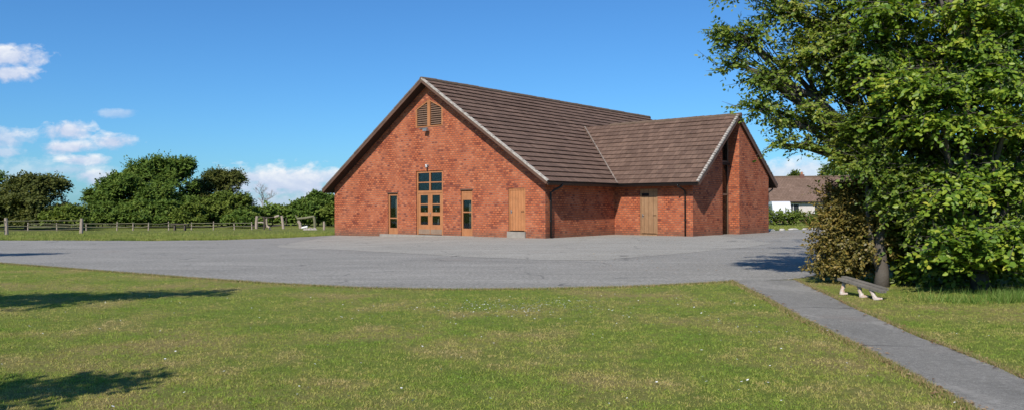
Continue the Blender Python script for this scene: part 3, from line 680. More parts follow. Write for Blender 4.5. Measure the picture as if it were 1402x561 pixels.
def tree(name,label,cat,base,trunk,lobes,clr,twigs,leaves,size,leafmat,barkmat,detail=0,tr=.2,group=None,shell=.45,zmin=None,sub=1.,droop=.25,width=.62,crown_name='crown',flat=.5,twigtubes=False):
    t=thing(name,label,cat,base,0,group); b=Vector(base)
    C,O,K=clump_points(lobes,shell,zmin)
    r=clr*RNG.uniform(.7,1.3,len(C))
    P,D,N,S,tw=spray_leaves(C,O,r,twigs,leaves,size,droop,flat)
    if zmin is not None: P[:,2]=np.maximum(P[:,2],.03+RNG.uniform(0,.1,len(P)))
    leaf_mesh(crown_name,P-np.array(base),D,N,S,leafmat,t,detail,width)
    mb=MB(); top=Vector(trunk)
    path=curve(Vector((0,0,-.1)),top-b,0,6); n=len(path)
    mb.tube(path,[tr*(1.35 if i==0 else 1-.45*i/(n-1)) for i in range(n)],9)
    for li,l in enumerate(lobes):
        e=Vector(l[:3])-b; k=random.uniform(.45,1.); s=path[min(n-1,max(1,int(k*(n-1))))]
        if e.z<s.z-.5: s=path[1]
        lp=curve(s,e,(e-s).length*.08,5); lr=tr*.42
        mb.tube(lp,[lr*(1-.6*i/5) for i in range(6)],7)
        idx=np.where(K==li)[0]
        for q in idx:
            if random.random()>sub: continue
            c=Vector(C[q])-b; s2=lp[random.randint(2,5)]
            mb.tube(curve(s2,c,0,3),[lr*.28,lr*.2,lr*.13,lr*.06],5,False)
    if twigtubes:
        for a_,b_ in tw:
            for q in range(0,len(a_)):
                if random.random()<.6: mb.tube([Vector(a_[q])-b,Vector(b_[q])-b],[.008,.003],3,False)
    mb.build('trunk',barkmat,t,True)
    return t
BARK=mat_plain('grey_bark',(.11,.095,.08),.95,.8,6,dirt=(.035,.03,.025),bump=.9)
LCAN=mat_leaf('canopy_leaf',((0,(.06,.115,.017)),(.45,(.15,.225,.03)),(.75,(.26,.305,.045)),(.97,(.38,.36,.07)),(1,(.30,.16,.05))),.42)
LFRONT=mat_leaf('bright_leaf',((0,(.05,.10,.012)),(.4,(.125,.215,.02)),(.74,(.27,.345,.034)),(.96,(.44,.41,.055)),(1,(.35,.20,.06))),.32)  # wide tone range also paints sunlit tips among darker leaves
LBUSH=mat_leaf('bronze_leaf',((0,(.07,.075,.018)),(.45,(.16,.135,.03)),(.8,(.27,.19,.045)),(1,(.38,.25,.07))),.3)
FG=[mat_leaf('far_leaf_a',((0,(.035,.072,.013)),(.5,(.10,.16,.026)),(1,(.195,.24,.045))),.25,.6,.12,clump=.62),
    mat_leaf('far_leaf_b',((0,(.035,.05,.013)),(.5,(.09,.105,.025)),(1,(.18,.18,.045))),.25,.6,.12,clump=.62),
    mat_leaf('far_leaf_c',((0,(.05,.085,.014)),(.5,(.12,.165,.026)),(1,(.21,.24,.045))),.25,.6,.12,clump=.62)]

def at(px,D,py=None,z=None):
    X=(px-701)/1091.12*D
    if py is None: return (X,D)
    yy=282.61-.0036*(px-701); return (X,D,1.65-(py-yy)/1091.12*D)

# right-hand canopy tree: tall, spreading to the left over the yard
can=[
    (8.4,16.6,4.5,1.9,1.6,1.0,120),(7.0,17.0,5.3,1.2,1.2,.7,60),(5.9,17.0,5.7,.9,.9,.45,36),(5.2,17.0,6.3,.7,.8,.4,20),(6.4,17.1,6.6,1.2,1.,.6,60),(6.6,16.7,4.9,.9,.6,.4,36),
    (8.4,17.0,6.3,1.9,1.5,.9,100),(10.4,17.3,5.4,1.9,1.5,1.3,80),(7.2,17.4,4.3,1.0,1.,.45,36),(9.0,17.4,3.1,1.7,1.,1.0,90),(7.9,16.9,3.2,.9,.7,.6,50),
    (5.0,17.0,5.2,.65,.6,.25,24),(4.55,17.05,5.35,.4,.4,.12,6),(4.75,17.1,4.7,.5,.5,.14,9),(5.4,17.0,4.35,.65,.6,.22,24),(5.35,17.,3.75,.5,.5,.18,14),(5.9,16.9,3.45,.55,.5,.16,13),(6.5,16.95,3.55,.6,.6,.25,18),(6.9,16.9,3.05,.5,.5,.25,18),(7.3,16.8,2.9,.5,.5,.35,26),(6.2,17.0,4.75,.7,.7,.25,20),(5.75,17.,2.95,.28,.3,.1,4),(6.25,17.,2.95,.3,.3,.12,5),
    (7.15,15.9,2.45,.5,.4,.3,26),(7.0,16.0,3.2,.6,.4,.4,34),(7.75,15.7,2.1,.45,.4,.35,28),(6.95,16.5,2.75,.55,.4,.3,26),(7.7,15.8,3.0,.6,.4,.5,36),
    (7.5,15.7,1.6,.3,.3,.3,22),(7.95,15.3,1.4,.4,.35,.4,34),(7.55,15.6,2.1,.35,.35,.3,26),
    (5.6,17.4,7.5,1.0,1.0,.5,18),(7.0,17.8,8.3,1.8,1.5,.8,36),
    (9.8,20,8.6,3.0,3.0,1.6,46),(7.6,20.5,9.6,2.2,2.6,1.4,22),(10.5,21,12,3.0,3.2,2.0,40),(8.5,23,13.6,2.2,2.2,1.4,18)]
tree('spreading_tree','tall spreading tree leaning its thin leafy branches over the right of the yard','tree',(8.9,17.9,0),(9.4,18.4,8.8),can,.42,6,9,.088,LCAN,BARK,1,.22,shell=.25,droop=.2,flat=.4,twigtubes=True,sub=.6)
# bright leafy tree in front of it
fr_=[]
_r=random.Random(11)
for k in range(13):
    z=.75+k*.58
    for x in ((8.25,9.2,10.4) if z<3.1 else (7.75,8.6,9.5,10.7)):
        if x>10 and k%2: continue
        fr_.append((x+_r.uniform(-.25,.3),14.65+.10*k+_r.uniform(-.65,.55)+(.25 if x<8 else 0),z+_r.uniform(-.22,.22),_r.uniform(.6,1.0),_r.uniform(.6,.9),_r.uniform(.10,.22),21))
tree('leafy_tree','bright green leafy tree drooping to the ground at the right edge','tree',(9.2,15.6,0),(9.3,15.8,6.6),fr_,.52,5,11,.108,LFRONT,BARK,1,.14,shell=.35,droop=.4,flat=.32,width=.62,twigtubes=True,sub=.4,zmin=.15)
# bronze bush by the yard edge
tree('bronze_bush','bronze and yellow leaved bush at the corner of the yard','bush',(7.6,18.1,0),(7.65,18.1,1.0),[(7.05,17.0,.35,.75,.5,.3,130),(7.05,17.1,.9,.7,.6,.9,220),(7.45,16.5,.95,.5,.45,.95,190),(7.15,17.2,1.7,.55,.5,.5,130),(7.8,17.2,1.9,.7,.6,.5,90),(8.3,17.2,1.0,.7,.8,.9,90)],.24,6,9,.07,LBUSH,BARK,0,.05,shell=.25,zmin=.05,droop=.1,flat=.8,width=.6,crown_name='foliage')
# small bright weed at the bush foot
tree('leafy_weed','small yellow green weed at the foot of the bronze bush','weed',(6.95,17.75,0),(6.95,17.75,.2),[(6.95,17.75,.18,.22,.2,.16,16)],.13,4,6,.05,LFRONT,BARK,0,.01,zmin=.03,crown_name='foliage')
# grey trunk standing beside the bench
def bare_trunk():
    t=thing('young_tree','grey trunk rising into dark leaves behind the broken bench','tree',(7.5,16.2,0))
    mb=MB(); mb.tube([(0,0,-.1),(.02,0,.3),(-.02,.02,.9),(.05,.05,1.6),(.12,.1,2.4),(.3,.2,3.6)],[.17,.125,.10,.095,.085,.06],12)
    mb.tube([(-.02,0,.25),(-.16,.05,.8),(-.22,.1,1.5),(-.2,.2,2.6)],[.07,.055,.045,.03],8)
    mb.build('trunk',mat_plain('shade_toned_bark',(.10,.085,.07),.95,.8,5,dirt=(.07,.055,.045),bump=.9),t,True)  # bark colour darkened to stand for the shade on this trunk
    C,O,K=clump_points([(7.6,16.6,2.6,.9,.8,.6,26),(7.9,16.3,3.4,.9,.8,.6,24)],.3)
    P,D,N,S,tw=spray_leaves(C,O,np.full(len(C),.42),5,8,.10)
    leaf_mesh('crown',P-np.array((7.5,16.2,0)),D,N,S,LCAN,t,1)
bare_trunk()
# undergrowth: dark thicket filling the back below the right-hand trees
tree('thicket','dark leafy thicket filling the ground below the right-hand trees','thicket',(9.4,17.2,0),(9.4,17.2,1.2),[(8.6,16.3,.5,.7,.4,.5,80),(9.4,16.0,.6,.9,.4,.6,90),(10.8,16.0,.7,1.,.4,.7,70),(8.4,17.0,.9,.9,.7,.9,70),(8.6,16.2,1.6,1.0,.5,1.5,90),(9.8,16.4,3.0,1.4,.6,2.6,120),(9.6,16.8,1.1,1.2,.8,1.1,60),(11.2,16.8,1.3,1.5,1.,1.3,60),(10.,18.6,2.,2.2,1.,1.6,60),(13.2,17.6,2.2,1.8,1.6,2.0,60)],.5,5,7,.13,LCAN,BARK,0,.06,zmin=.05,crown_name='foliage',sub=.3)

# trees off the left of the frame whose shadows lie on the lawn
LOFF=LCAN
tree('shade_tree','tree beyond the left edge whose pointed shadow lies across the middle of the lawn','tree',(-11.6,7.4,0),(-11.4,7.6,4.5),[(-11.1,8.4,5.3,1.5,1.2,.8,70),(-9.6,9.3,5.3,1.0,.7,.3,30),(-12.2,7.4,5.6,1.6,1.4,.9,40),(-8.3,9.75,5.3,.9,.3,.12,12)],.5,5,7,.16,LOFF,BARK,0,.16)
tree('shade_tree','tree beyond the left edge whose ragged shadow lies in the bottom left corner','tree',(-8.2,1.6,0),(-8.0,1.8,4.),[(-6.6,2.4,4.,1.1,.6,.5,40),(-7.8,2.0,4.2,1.2,.9,.7,30),(-5.6,3.2,4.,.7,.3,.2,12),(-6.4,1.3,3.6,1.1,.5,.4,26)],.45,5,7,.15,LOFF,BARK,0,.14)
tree('shade_tree','tree beyond the left edge whose shadow falls on the left end of the yard','tree',(-22.6,22,0),(-22.5,22.2,5),[(-22.6,21.6,6.4,1.9,1.2,1.0,60),(-20.6,22.3,6.5,1.3,.7,.5,36)],.6,5,7,.22,LOFF,BARK,0,.2)

# far trees beyond the paddock -----------------------------------------------
def far_tree(px,py_top,py_bot,wpx,D,mat,label,name='broadleaf_tree',n=95,leaf=.42,lobes=7,grp='trees beyond the paddock fence',low=.12,shape=1.,cat='tree'):
    X,_,zt=at(px,D,py_top); zb=float(gz(X,D)); H=zt-zb; w=wpx/1091.12*D/2
    q=random.Random(int(px*7+D)); ls=[(X,D,zb+H*.46,w*.72,w*.55,H*.38,int(n*.9))]
    for k in range(lobes+7):
        a=2*math.pi*(k*.618+q.random()*.15); hh=.18+.68*((k*.37+q.random()*.25)%1)
        rad=w*math.sqrt(max(.03,1-(max(0,hh-.30)/.70)**2))
        lr=q.uniform(.18,.32); rr=rad-w*lr*.8
        ls.append((X+math.cos(a)*rr,D+math.sin(a)*rr*.8,zb+H*hh,w*lr,w*lr,H*q.uniform(.07,.13),int(n*.24)))
    ls.append((X+q.uniform(-.12,.12)*w,D,zb+H*.87,w*.30,w*.26,H*.08,n//4)); ls.append((X+q.uniform(.1,.4)*w,D,zb+H*.80,w*.30,w*.26,H*.09,n//5)); ls.append((X-q.uniform(.1,.4)*w,D,zb+H*.78,w*.30,w*.26,H*.09,n//5))
    ls.append((X,D,zb+H*(low+.08),w*.8,w*.6,H*.14,n//2))
    return tree(name,label,cat,(X,D,zb-.05),(X+.2,D,zb+H*.6),ls,H*.07+.22,8,8,leaf*.58,mat,BARK,0,.03*H,grp,shell=.62,zmin=zb+.1,sub=.25,droop=.1,flat=.9,width=.75)
far_tree(35,238,309,150,78,FG[1],'low dark tree at the left end of the paddock hedge',n=120)
far_tree(92,283,309,70,74,FG[2],'pale yellow green bush in front of the leftmost dark tree',name='hedge_bush',n=60,cat='bush')
far_tree(158,236,306,80,96,FG[0],'left shoulder tree joined to the tallest paddock tree',n=80)
far_tree(215,211,306,158,98,FG[0],'tallest broad green tree in the middle of the paddock trees',n=170,leaf=.45,lobes=9)
far_tree(300,230,306,104,104,FG[1],'dark olive tree on the right shoulder of the tallest tree',n=110)
far_tree(135,276,309,60,88,FG[0],'small dark bush filling the gap left of the tallest tree',name='hedge_bush',n=50,cat='bush')
far_tree(205,276,309,110,84,FG[0],'wide rounded bush below the tallest tree',name='hedge_bush',n=90,cat='bush')
far_tree(303,264,309,96,86,FG[2],'light green rounded bush below the dark olive tree',name='hedge_bush',n=90,cat='bush')
far_tree(258,280,309,46,82,FG[2],'small pale bush between the two rounded bushes',name='hedge_bush',n=36,cat='bush')
far_tree(372,281,309,90,92,FG[2],'low green bush below the bare twiggy tree',name='hedge_bush',n=70,cat='bush')
far_tree(332,290,310,50,80,FG[0],'low dark bush behind the rustic frames',name='hedge_bush',n=36,cat='bush')
far_tree(435,262,310,72,88,FG[0],'green tree just left of the brick gable',n=90)
far_tree(470,274,310,60,84,FG[2],'tree half hidden behind the left corner of the hall',n=60)
far_tree(-40,225,309,110,84,FG[0],'dark tree cut by the left edge of the photo',n=90)
# bare twiggy tree
def bare_tree():
    X,D,z=at(362,104,262); zb=float(gz(X,D)); t=thing('bare_tree','bare grey twiggy tree between the olive tree and the gable','tree',(X,D,zb))
    mb=MB(); rnd=random.Random(3)
    def grow(p,d,l,r,k):
        q=p+d*l; mb.tube([p,p.lerp(q,.5)+Vector((rnd.uniform(-.1,.1),0,rnd.uniform(-.05,.1)))*l,q],[r,r*.8,r*.6],5,False)
        if k==0: return
        for _ in range(3 if k>1 else 4):
            nd=(d+Vector((rnd.uniform(-.8,.8),rnd.uniform(-.8,.8),rnd.uniform(-.25,.55)))).normalized(); grow(p.lerp(q,rnd.uniform(.6,1)),nd,l*rnd.uniform(.6,.8),r*.6,k-1)
    grow(Vector((0,0,0)),Vector((-.06,0,1)),1.9,.10,5)
    mb.build('trunk',mat_plain('grey_dead_wood',(.30,.28,.26),.95,.4),t)
bare_tree()
def hedge(name,label,x0,x1,D0,D1,h,mat,n,leaf=.3,grp=None):
    ls=[]; m=max(3,int(abs(x1-x0)/2.5))
    for i in range(m):
        f=(i+.5)/m; x=x0+(x1-x0)*f; y=D0+(D1-D0)*f; z=float(gz(x,y)); hh=h*random.uniform(.8,1.15)
        ls.append((x,y,z+hh*.5,abs(x1-x0)/m*.75,.9,hh*.5,n))
    t=thing(name,label,'hedge',(ls[m//2][0],ls[m//2][1],float(gz(ls[m//2][0],ls[m//2][1]))),0,grp); b=np.array(t.location)
    C,O,K=clump_points(ls,.4,b[2]+.05); P,Dd,N,S,tw=spray_leaves(C,O,np.full(len(C),.45),5,6,leaf,.1,.9)
    P[:,2]=np.maximum(P[:,2],b[2]+.03); leaf_mesh('foliage',P-b,Dd,N,S,mat,t,0,.75)
    for l in ls:
        mb=MB(); mb.tube([Vector(l[:3])-Vector(b)-Vector((0,0,l[2]-b[2]+.05)),Vector(l[:3])-Vector(b)],[.06,.03],6); mb.build('stem',BARK,t)
hedge('paddock_hedge','dark continuous hedge behind the paddock fence and below the trees',-62,-14,88,90,2.2,FG[0],26,.38)
hedge('garden_hedge','clipped green hedge in front of the white walled bungalow',20.4,32,69,72,1.4,FG[2],60,.2)
far_tree(1086,233,285,26,125,FG[2],'small tree crown showing above the bungalow roof',n=40,grp=None)
far_tree(1180,200,300,120,112,FG[0],'dark tree behind the right end of the bungalow',n=90,grp=None)
far_tree(1330,190,300,200,60,FG[0],'dense dark tree behind the right-hand foliage',n=130,grp=None)
far_tree(1062,268,306,22,96,FG[2],'bush between the hall corner and the bungalow',name='hedge_bush',n=40,grp=None,leaf=.25,cat='bush')

# ------------------------------------------------------------------ paddock fence and rustic frames
POSTW=mat_wood('weathered_post',(.20,.14,.10),(.34,.27,.21),(.50,.44,.38)); POSTD=mat_wood('dark_post',(.05,.035,.025),(.08,.06,.045),(.12,.09,.07)); MOSS=mat_wood('mossy_rail',(.10,.10,.05),(.17,.16,.09),(.26,.22,.14))
def fence(label,posts,h,rails,rr,name='paddock_fence',group=None,pr=.07,wire=False):
    P=[(x,y,float(gz(x,y))) for x,y in posts]; t=thing(name,label,'fence',P[0],0,group); b=Vector(P[0])
    for i,p in enumerate(P):
        mb=MB(); hh=h*random.uniform(.9,1.12); ln=random.uniform(-.05,.05)
        mb.tube([Vector(p)-b+Vector((0,0,-.2)),Vector(p)-b+Vector((ln*.5,0,hh*.5)),Vector(p)-b+Vector((ln,0,hh))],[pr,pr*.95,pr*.8],8)
        mb.build('post',POSTW if i%3 else POSTW,t)
    for z in rails:
        mb=MB()
        for a,c in zip(P[:-1],P[1:]):
            a=Vector(a)-b; c=Vector(c)-b; dz=random.uniform(-.06,.06)
            mb.tube([a+Vector((0,-.05,z)),a.lerp(c,.5)+Vector((0,-.05,z-.03+dz)),c+Vector((0,-.05,z+random.uniform(-.03,.03)))],rr,6)
        mb.build('rail',MOSS,t)
    return t
A=lambda px,D: at(px,D)
fence('near post and rail fence with thick pale posts at the left end of the paddock',[A(-60,52),A(9,54.7),A(111,57.2)],1.12,(.95,.6,.3),.03,pr=.13)
fence('far low post and rail fence running along the paddock hedge',[A(x,d) for x,d in ((38,69),(78,69.5),(118,70),(160,70.5),(182,70),(203,70),(231,71),(262,72.5),(292,72.5),(321,73),(345,73))],.72,(.62,.34),.03,pr=.06)
# low dark trestle bench beside the fence
def trestle():
    x,y=A(246,69); z=float(gz(x,y)); t=thing('trestle_bench','low dark trestle bench standing in front of the paddock fence','bench',(x,y,z))
    m=MB(); m.box((-.75,-.2,.5),(.75,.2,.57)); m.build('seat',POSTD,t)
    for s in (-.42,.45):
        m=MB(); m.bar((s,-.12,0),(s,-.05,.5),.11,.1,(1,0,0)); m.bar((s,.12,0),(s,.05,.5),.11,.1,(1,0,0)); m.build('leg',POSTD,t)
trestle()
def rustic(name,label,items,mats=None,cat='timber frame',group=None):
    """items: list of (part name, path in (px, D, py), radius, material)"""
    p0=items[0][1][0]; x,y=A(p0[0],p0[1]); b=Vector((x,y,float(gz(x,y)))); t=thing(name,label,cat,b,0,group)
    for nm,path,r,mt in items:
        mb=MB(); mb.tube([Vector(at(*q))-b for q in path],r,8); mb.build(nm,mt,t)
    return t
rustic('climbing_frame','rustic timber climbing frame of leaning posts left of the hall',[
    ('post',[(351,70,313),(351,70,304),(352,70,295.5)],.13,POSTW),('post',[(361.5,69.5,314),(362,69.5,305),(361.5,69.5,296)],.08,POSTD),('post',[(366,70.5,311),(365,70.5,305),(365,70.5,297)],.08,POSTW),
    ('rail',[(353,70,304.5),(358,70,304),(362,69.5,305)],.06,POSTW),('post',[(388,70,313),(387,70,304),(385.7,70,295)],.12,POSTW),('rail',[(352,70.3,296),(368,70.4,297.5),(386,70.2,296)],.035,POSTD),
    ('rail',[(346,70.4,309),(366,70.5,310),(387,70.2,308)],.05,POSTD),('strut',[(366,70.5,309),(369,70.3,312),(370,70.1,314)],.07,POSTW),('beam',[(376,70,297),(379,70,295.8),(382,70,295.2)],.10,POSTW)])
rustic('rustic_arch','pale bent branch frame with a sloping top bar beside the hall','' and [] or [
    ('post',[(411.5,70,312.5),(410.5,70,306),(408,70,302)],.14,POSTW),('post',[(431,70,312),(431,70,304),(430,70,296)],.12,MOSS),('beam',[(407,70,299),(418,70,298),(430,70,296)],.10,MOSS),('branch',[(408,70,301),(406,70,297),(404.5,70,294)],.06,MOSS),('foot',[(412,70,312),(418,69.9,310.5),(421,69.9,310)],.09,WHITE)])
def sheet_heap():
    x,y=A(424,69.2); z=float(gz(x,y)); t=thing('sheet_heap','small heap of white sheeting on the grass below the branch frame','sheeting',(x,y,z))
    mb=MB(); n=14
    for k in range(3):
        cx=-.34+.36*k; rings=[[(cx+math.cos(a)*.27*r*(1+.2*math.sin(3*a+k)),math.sin(a)*.2*r,.2*(1-r*r)*(.8+.4*math.sin(5*a+k*2))) for a in [2*math.pi*i/n for i in range(n)]] for r in (1,.7,.35,.05)]
        for r0,r1 in zip(rings[:-1],rings[1:]):
            for i in range(n): mb.poly([r0[i],r0[(i+1)%n],r1[(i+1)%n],r1[i]])
    mb.build('cover',mat_plain('grubby_sheet',(.36,.32,.28),.9,.6,6),t)
sheet_heap()
def single_post(px,D,h,label,mt):
    x,y=A(px,D); z=float(gz(x,y)); t=thing('fence_post',label,'post',(x,y,z)); mb=MB(); mb.tube([(0,0,-.2),(.02,0,h*.5),(.0,0,h)],[.10,.10,.085],9); mb.build('shaft',mt,t)
    mb=MB(); mb.tube([(0,0,h+.002),(0,0,h+.05)],[.09,.03],9); mb.build('cap',MOSS,t)
single_post(443.5,69,.72,'lone short timber post close to the left corner of the hall',POSTW)
# pale stones edging the drive on the right
STONE=mat_plain('edging_stone',(.50,.47,.42),.9,.5,5,dirt=(.25,.22,.18),bump=.5)
def stone(x,y,l,rz,i,label):
    import bmesh
    bm=bmesh.new(); bmesh.ops.create_icosphere(bm,subdivisions=2,radius=1)
    r=random.Random(i)
    for v in bm.verts: v.co=Vector((v.co.x*l,v.co.y*.16,max(v.co.z,-.2)*.11))*(1+r.uniform(-.12,.12))
    me=bpy.data.meshes.new('edging_stone'); bm.to_mesh(me); bm.free()
    o=link('edging_stone',me,STONE); o.location=(x,y,float(gz(x,y))+.03); o.rotation_euler=(0,0,rz)
    tag(o,label,'stone','pale edging stones right of the hall')
for i,(x,y,l) in enumerate(((16.9,52.3,.5),(17.9,52.9,.32),(18.9,53.6,.6),(20.1,54.5,.4),(21.,55.1,.55))):
    stone(x,y,l,R(36),i,('pale edging stone closest to the right corner of the hall','short pale edging stone second from the hall corner','long pale edging stone in the middle of the row','pale edging stone second from the bush end of the row','pale edging stone nearest the bronze bush')[i])

# ------------------------------------------------------------------ broken bench on the right lawn
def bench():
    BW=mat_wood('grey_bench_wood',(.09,.075,.06),(.17,.15,.12),(.30,.27,.23)); FL=mat_plain('flaking_white',(.50,.46,.41),.85,1.,14,dirt=(.42,.17,.06),bump=.6)
    t=thing('plank_bench','broken grey plank bench tilting on three flaking white stub legs','bench',(6.3,14.5,0)); o=Vector(t.location)
    a=Vector((6.14,14.9,.30)); b=Vector((6.46,13.9,.17))
    for k,(off,dz,e0,e1) in enumerate(((-.07,.012,.0,.0),(.07,-.004,.06,-.1))):
        m=MB(); s=Vector((b-a).normalized().cross(Vector((0,0,1)))); d=(b-a).normalized()
        m.bar(a+s*off+d*e0-o+Vector((0,0,dz)),b+s*off-d*e1-o+Vector((0,0,dz)),.12,.042); m.build('seat',BW,t,bevel=.012)
    for base,top in (((6.08,14.72),(6.17,14.80)),((6.26,14.26),(6.25,14.38)),((6.34,13.90),(6.33,14.06))):
        pz=a.z+(b.z-a.z)*np.clip((a.y-top[1])/(a.y-b.y),0,1)-.03
        m=MB(); p=Vector((*base,0))-o; q=Vector((*top,pz))-o
        pts=[p.lerp(q,f)+Vector((random.uniform(-.01,.01),random.uniform(-.01,.01),0)) for f in (0,.3,.34,.62,.66,1)]
        m.tube(pts,[.045,.042,.03,.04,.03,.042],8); m.tube([p+Vector((-.02,0,.02)),p+Vector((.10,-.03,.025))],[.035,.02],7); m.build('leg',FL,t)
bench()

# ------------------------------------------------------------------ bungalow and van on the right
def bungalow():
    D=92; xl,_=A(1058,D); t=thing('bungalow','white walled bungalow with a brown hipped roof beyond the hedge','house',(xl,D,float(gz(xl,D))),R(-6)); z0=0
    Wd,Dp=15.,8.; he=2.35; hr=5.3
    m=MB(); BW=mat_plain('white_render',(.56,.51,.47),.85,.5,1.5,dirt=(.30,.2,.16))
    strips(m,0,Wd,-.3,const(he),[(1.6,3.0,.9,const(2.1)),(4.6,6.2,.9,const(2.1)),(8,9.,.0,const(2.1))],lambda x,d,z:Vector((x,d,z)),.1)
    m.poly([(0,0,-.3),(0,Dp,-.3),(0,Dp,he),(0,Dp/2,he+.9),(0,0,he)]); m.poly([(Wd,0,-.3),(Wd,Dp,-.3),(Wd,Dp,he),(Wd,0,he)]); m.poly([(0,Dp,-.3),(Wd,Dp,-.3),(Wd,Dp,he),(0,Dp,he)])
    m.build('wall',BW,t)
    p=MB(); p.box((-.003,-.05,-.1),(Wd,-.003,.75)); p.build('plinth',mat_plain('pink_brick_plinth',(.42,.24,.19),.9,.4,8),t)
    r=MB(); e=.4; zz=he-.12
    c=[(-e,-e,zz),(Wd+e,-e,zz),(Wd+e,Dp+e,zz),(-e,Dp+e,zz)]; r0=(.2,Dp/2,hr); r1=(Wd-3.6,Dp/2,hr)
    BR=mat_roof('bungalow_tiles',.3,(.15,.095,.065),(.20,.13,.095),.4)
    r.poly([c[0],c[1],r1,r0],[(c[0][0],0),(c[1][0],0),(r1[0],5),(r0[0],5)]); r.poly([c[2],c[3],r0,r1],[(c[2][0],0),(c[3][0],0),(r0[0],5),(r1[0],5)]); r.poly([c[1],c[2],r1],[(0,0),(8.8,0),(4.4,5)]); r.poly([c[3],c[0],r0],[(0,0),(8.8,0),(4.4,5)]); r.poly(c[::-1])
    ro=r.build('roof',BR,t)
    g=MB(); g.tube([Vector(r0),Vector(r1)],.12,8); g.build('ridge',RIDGE,ro)
    ch=MB(); ch.box((4.0,Dp/2-.25,hr-.4),(4.5,Dp/2+.25,hr+.3)); cho=ch.build('chimney',mat_plain('dark_chimney_brick',(.16,.08,.06),.9),ro); ch=MB(); ch.tube([(4.25,Dp/2,hr+.302),(4.25,Dp/2,hr+.6)],.12,10); ch.build('chimney_pot',mat_plain('terracotta_pot',(.40,.17,.09),.8),cho)
    f=MB(); f.box((-e,-e-.02,zz-.02),(Wd+e,-e+.02,zz+.12)); f.build('fascia',BLACK,t)
    for xa,xb in ((1.6,3.0),(4.6,6.2)):
        w=MB(); rect_frame(w,xa,xb,.9,2.1,.02,.08,.08); w.box(((xa+xb)/2-.03,.02,.98),((xa+xb)/2+.03,.08,2.02)); wo=w.build('window',WHITE,t)
        q=MB(); q.box((xa+.06,.045,.96),(xb-.06,.055,2.04)); q.build('glass',mat_plain('dark_pane',(.03,.035,.04),.08,0,spec=.6),wo)
    d=MB(); d.box((8.03,.03,.0),(8.97,.08,2.08)); d.build('door',WHITE,t)
bungalow()
def van():
    D=79; x,_=A(1060.5,D); z=float(gz(x,D)); t=thing('van','white van parked nose towards the hedge at the left end of the bungalow','van',(x,D,z),R(-96))
    VW=mat_plain('white_van_paint',(.60,.60,.60),.35,.15,1.,spec=.5); DK=mat_plain('van_glass',(.04,.05,.055),.08,0,spec=.6); TY=mat_plain('tyre_rubber',(.02,.02,.02),.8)
    prof=[(-4.6,.4),(-4.6,1.95),(-4.45,2.2),(-1.5,2.32),(-1.25,2.25),(-.75,1.45),(-.12,1.22),(0,.95),(.02,.4)]
    m=MB(); w=1.8
    m.poly([(a,0,b) for a,b in prof][::-1]); m.poly([(a,w,b) for a,b in prof])
    for (a,b),(c,d) in zip(prof,prof[1:]+prof[:1]): m.poly([(a,0,b),(c,0,d),(c,w,d),(a,w,b)])
    m.build('body',VW,t,bevel=.07)
    for a,b in ((-1.9,-1.3),(-3.0,-2.1),(-4.2,-3.2)):
        for y0,y1 in ((-.012,-.002),(w+.002,w+.012)):
            q=MB(); q.box((a,y0,1.4),(b,y1,2.0)); q.build('side_window',DK,t,bevel=.01)
    q=MB(); q.poly([(-1.19,.2,2.13),(-.79,.14,1.50),(-.79,w-.14,1.50),(-1.19,w-.2,2.13)][::-1]); q.poly([(-1.2,.2,2.10),(-.82,.14,1.47),(-.82,w-.14,1.47),(-1.2,w-.2,2.10)]); q.build('windscreen',DK,t)
    for y in (.12,w-.42):
        q=MB(); q.box((.0,y,.82),(.03,y+.3,1.0)); q.build('headlight',METAL,t,bevel=.02)
    q=MB(); q.box((.005,.48,.78),(.03,w-.48,.98)); q.build('grille',BLACK,t)
    for a in (-.85,-3.7):
        for sd_ in (-.02,w-.2):
            q=MB(); q.tube([(a,sd_,.33),(a,sd_+.22,.33)],.33,18); wo=q.build('wheel',TY,t); q=MB(); y=sd_-.005 if sd_<0 else sd_+.225
            q.tube([(a,y-.004,.33),(a,y+.004,.33)],.19,14); q.build('rim',METAL,wo)
    q=MB(); q.box((.03,.05,.42),(.11,w-.05,.66)); q.build('bumper',BLACK,t,bevel=.02)
van()

# ------------------------------------------------------------------ light, sky
SAZ=math.atan2(-.348,-.938); SEL=R(41)
sun=bpy.data.lights.new('sun','SUN'); sun.energy=4.2; sun.angle=R(.53); sun.color=(1,.945,.87)
so=bpy.data.objects.new('sun',sun); col.objects.link(so)
sd=Vector((math.cos(SEL)*math.sin(SAZ),math.cos(SEL)*math.cos(SAZ),math.sin(SEL)))
so.rotation_euler=sd.to_track_quat('Z','Y').to_euler(); so.location=(0,-10,40)
w=bpy.data.worlds.new('World'); scene.world=w; w.use_nodes=True
nt=w.node_tree; nt.nodes.clear()
class WN(NM):
    def __init__(s,t): s.t=t
m=WN(nt); out=m.n('ShaderNodeOutputWorld')
sky=m.n('ShaderNodeTexSky',sky_type='NISHITA'); sky.sun_disc=False; sky.sun_elevation=SEL; sky.sun_rotation=SAZ; sky.air_density=1.0; sky.dust_density=.4; sky.ozone_density=2.5; sky.altitude=50
bg=m.n('ShaderNodeBackground'); m.set(bg.inputs[0],m.mix(1.,sky.outputs[0],(.375,.755,1.13),'MULTIPLY')); bg.inputs[1].default_value=.085
tc=m.n('ShaderNodeTexCoord').outputs['Generated']; sx=m.n('ShaderNodeSeparateXYZ'); m.set(sx.inputs[0],tc)
yy=m.math('MAXIMUM',sx.outputs[1],.08); a0=m.math('DIVIDE',sx.outputs[0],yy); b0=m.math('DIVIDE',sx.outputs[2],yy)
cv=m.n('ShaderNodeCombineXYZ'); m.set(cv.inputs[0],a0); m.set(cv.inputs[1],m.math('MULTIPLY',b0,1.7))
n1=m.noise(cv.outputs[0],24,7,.6,.3); n2=m.noise(cv.outputs[0],75,5,.6)
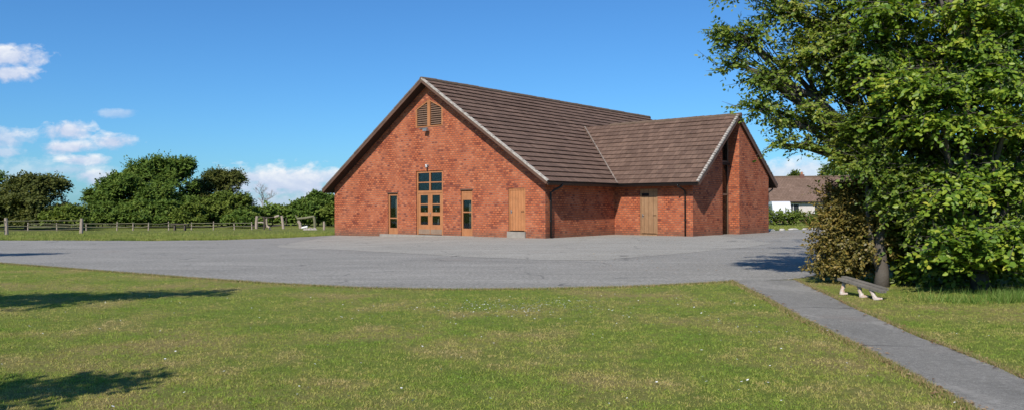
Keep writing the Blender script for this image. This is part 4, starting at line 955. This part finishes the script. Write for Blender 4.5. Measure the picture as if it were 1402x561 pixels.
nn=m.math('ADD',m.math('MULTIPLY',m.math('SUBTRACT',n1,.5),3.6),m.math('MULTIPLY',m.math('SUBTRACT',n2,.5),1.2))
fm=None; sn=None; sdn=None
for px,py,wd,h,dens in ((8,74,52,17,1),(4,97,46,11,1),(92,176,30,13,1),(92,199,38,9,1),(156,191,28,11,.95),(114,217,32,8,.9),(132,240,40,10,.9),(-6,186,50,16,.75),(-4,206,40,8,.7),(163,153,26,6,.42),(95,231,60,8,.5),
                     (395,250,95,26,1),(345,243,40,14,.95),(440,243,50,14,.9),(410,275,95,12,.7),(30,240,80,24,.4),(1110,240,85,24,.85),(-190,120,110,30,.9),(-320,190,120,26,.9),(1650,150,130,30,.9)):
    A0=(px-701)/1091.12; B0=(282.61-py)/1091.12; Wd=wd*1.25/1091.12; Hh=h*1.25/1091.12
    da=m.math('DIVIDE',m.math('SUBTRACT',a0,A0),Wd); tb=m.math('DIVIDE',m.math('SUBTRACT',b0,B0),Hh)
    r2=m.math('SQRT',m.math('ADD',m.math('MULTIPLY',da,da),m.math('MULTIPLY',tb,tb)))
    f=m.math('SUBTRACT',1.,r2); f=m.math('ADD',f,m.math('MULTIPLY',nn,.6)); f=m.math('MULTIPLY',m.math('MULTIPLY',m.math('MAXIMUM',f,0.),1.55),1.); f=m.math('MULTIPLY',m.math('MINIMUM',f,1.),dens)
    t_=m.math('MULTIPLY',tb,f)
    fm=f if fm is None else m.math('MAXIMUM',fm,f); sn=t_ if sn is None else m.math('ADD',sn,t_); sdn=f if sdn is None else m.math('ADD',sdn,f)
tt=m.math('DIVIDE',sn,m.math('MAXIMUM',sdn,.01)); sh=m.math('ADD',m.math('MULTIPLY_ADD',tt,.35,.5),m.math('MULTIPLY',nn,.35))
cc=m.ramp(sh,(.1,(.46,.55,.76)),(.5,(.64,.70,.85)),(.85,(.92,.93,.95)))
bc=m.n('ShaderNodeBackground'); m.set(bc.inputs[0],cc); bc.inputs[1].default_value=.78
ms=m.n('ShaderNodeMixShader'); fm=m.math('MULTIPLY',fm,m.math('GREATER_THAN',sx.outputs[1],.08)); m.set(ms.inputs[0],m.math('MULTIPLY',fm,.92))
nt.links.new(bg.outputs[0],ms.inputs[1]); nt.links.new(bc.outputs[0],ms.inputs[2]); nt.links.new(ms.outputs[0],out.inputs[0])

vs=scene.view_settings; vs.view_transform='Standard'; vs.look='None'; vs.exposure=.42; vs.gamma=1; vs.use_curve_mapping=False
scene.render.engine='CYCLES'
c=scene.cycles; c.max_bounces=6; c.diffuse_bounces=3; c.glossy_bounces=2; c.transmission_bounces=4; c.transparent_max_bounces=8; c.use_denoising=True; c.caustics_reflective=False; c.caustics_refractive=False; c.use_adaptive_sampling=True
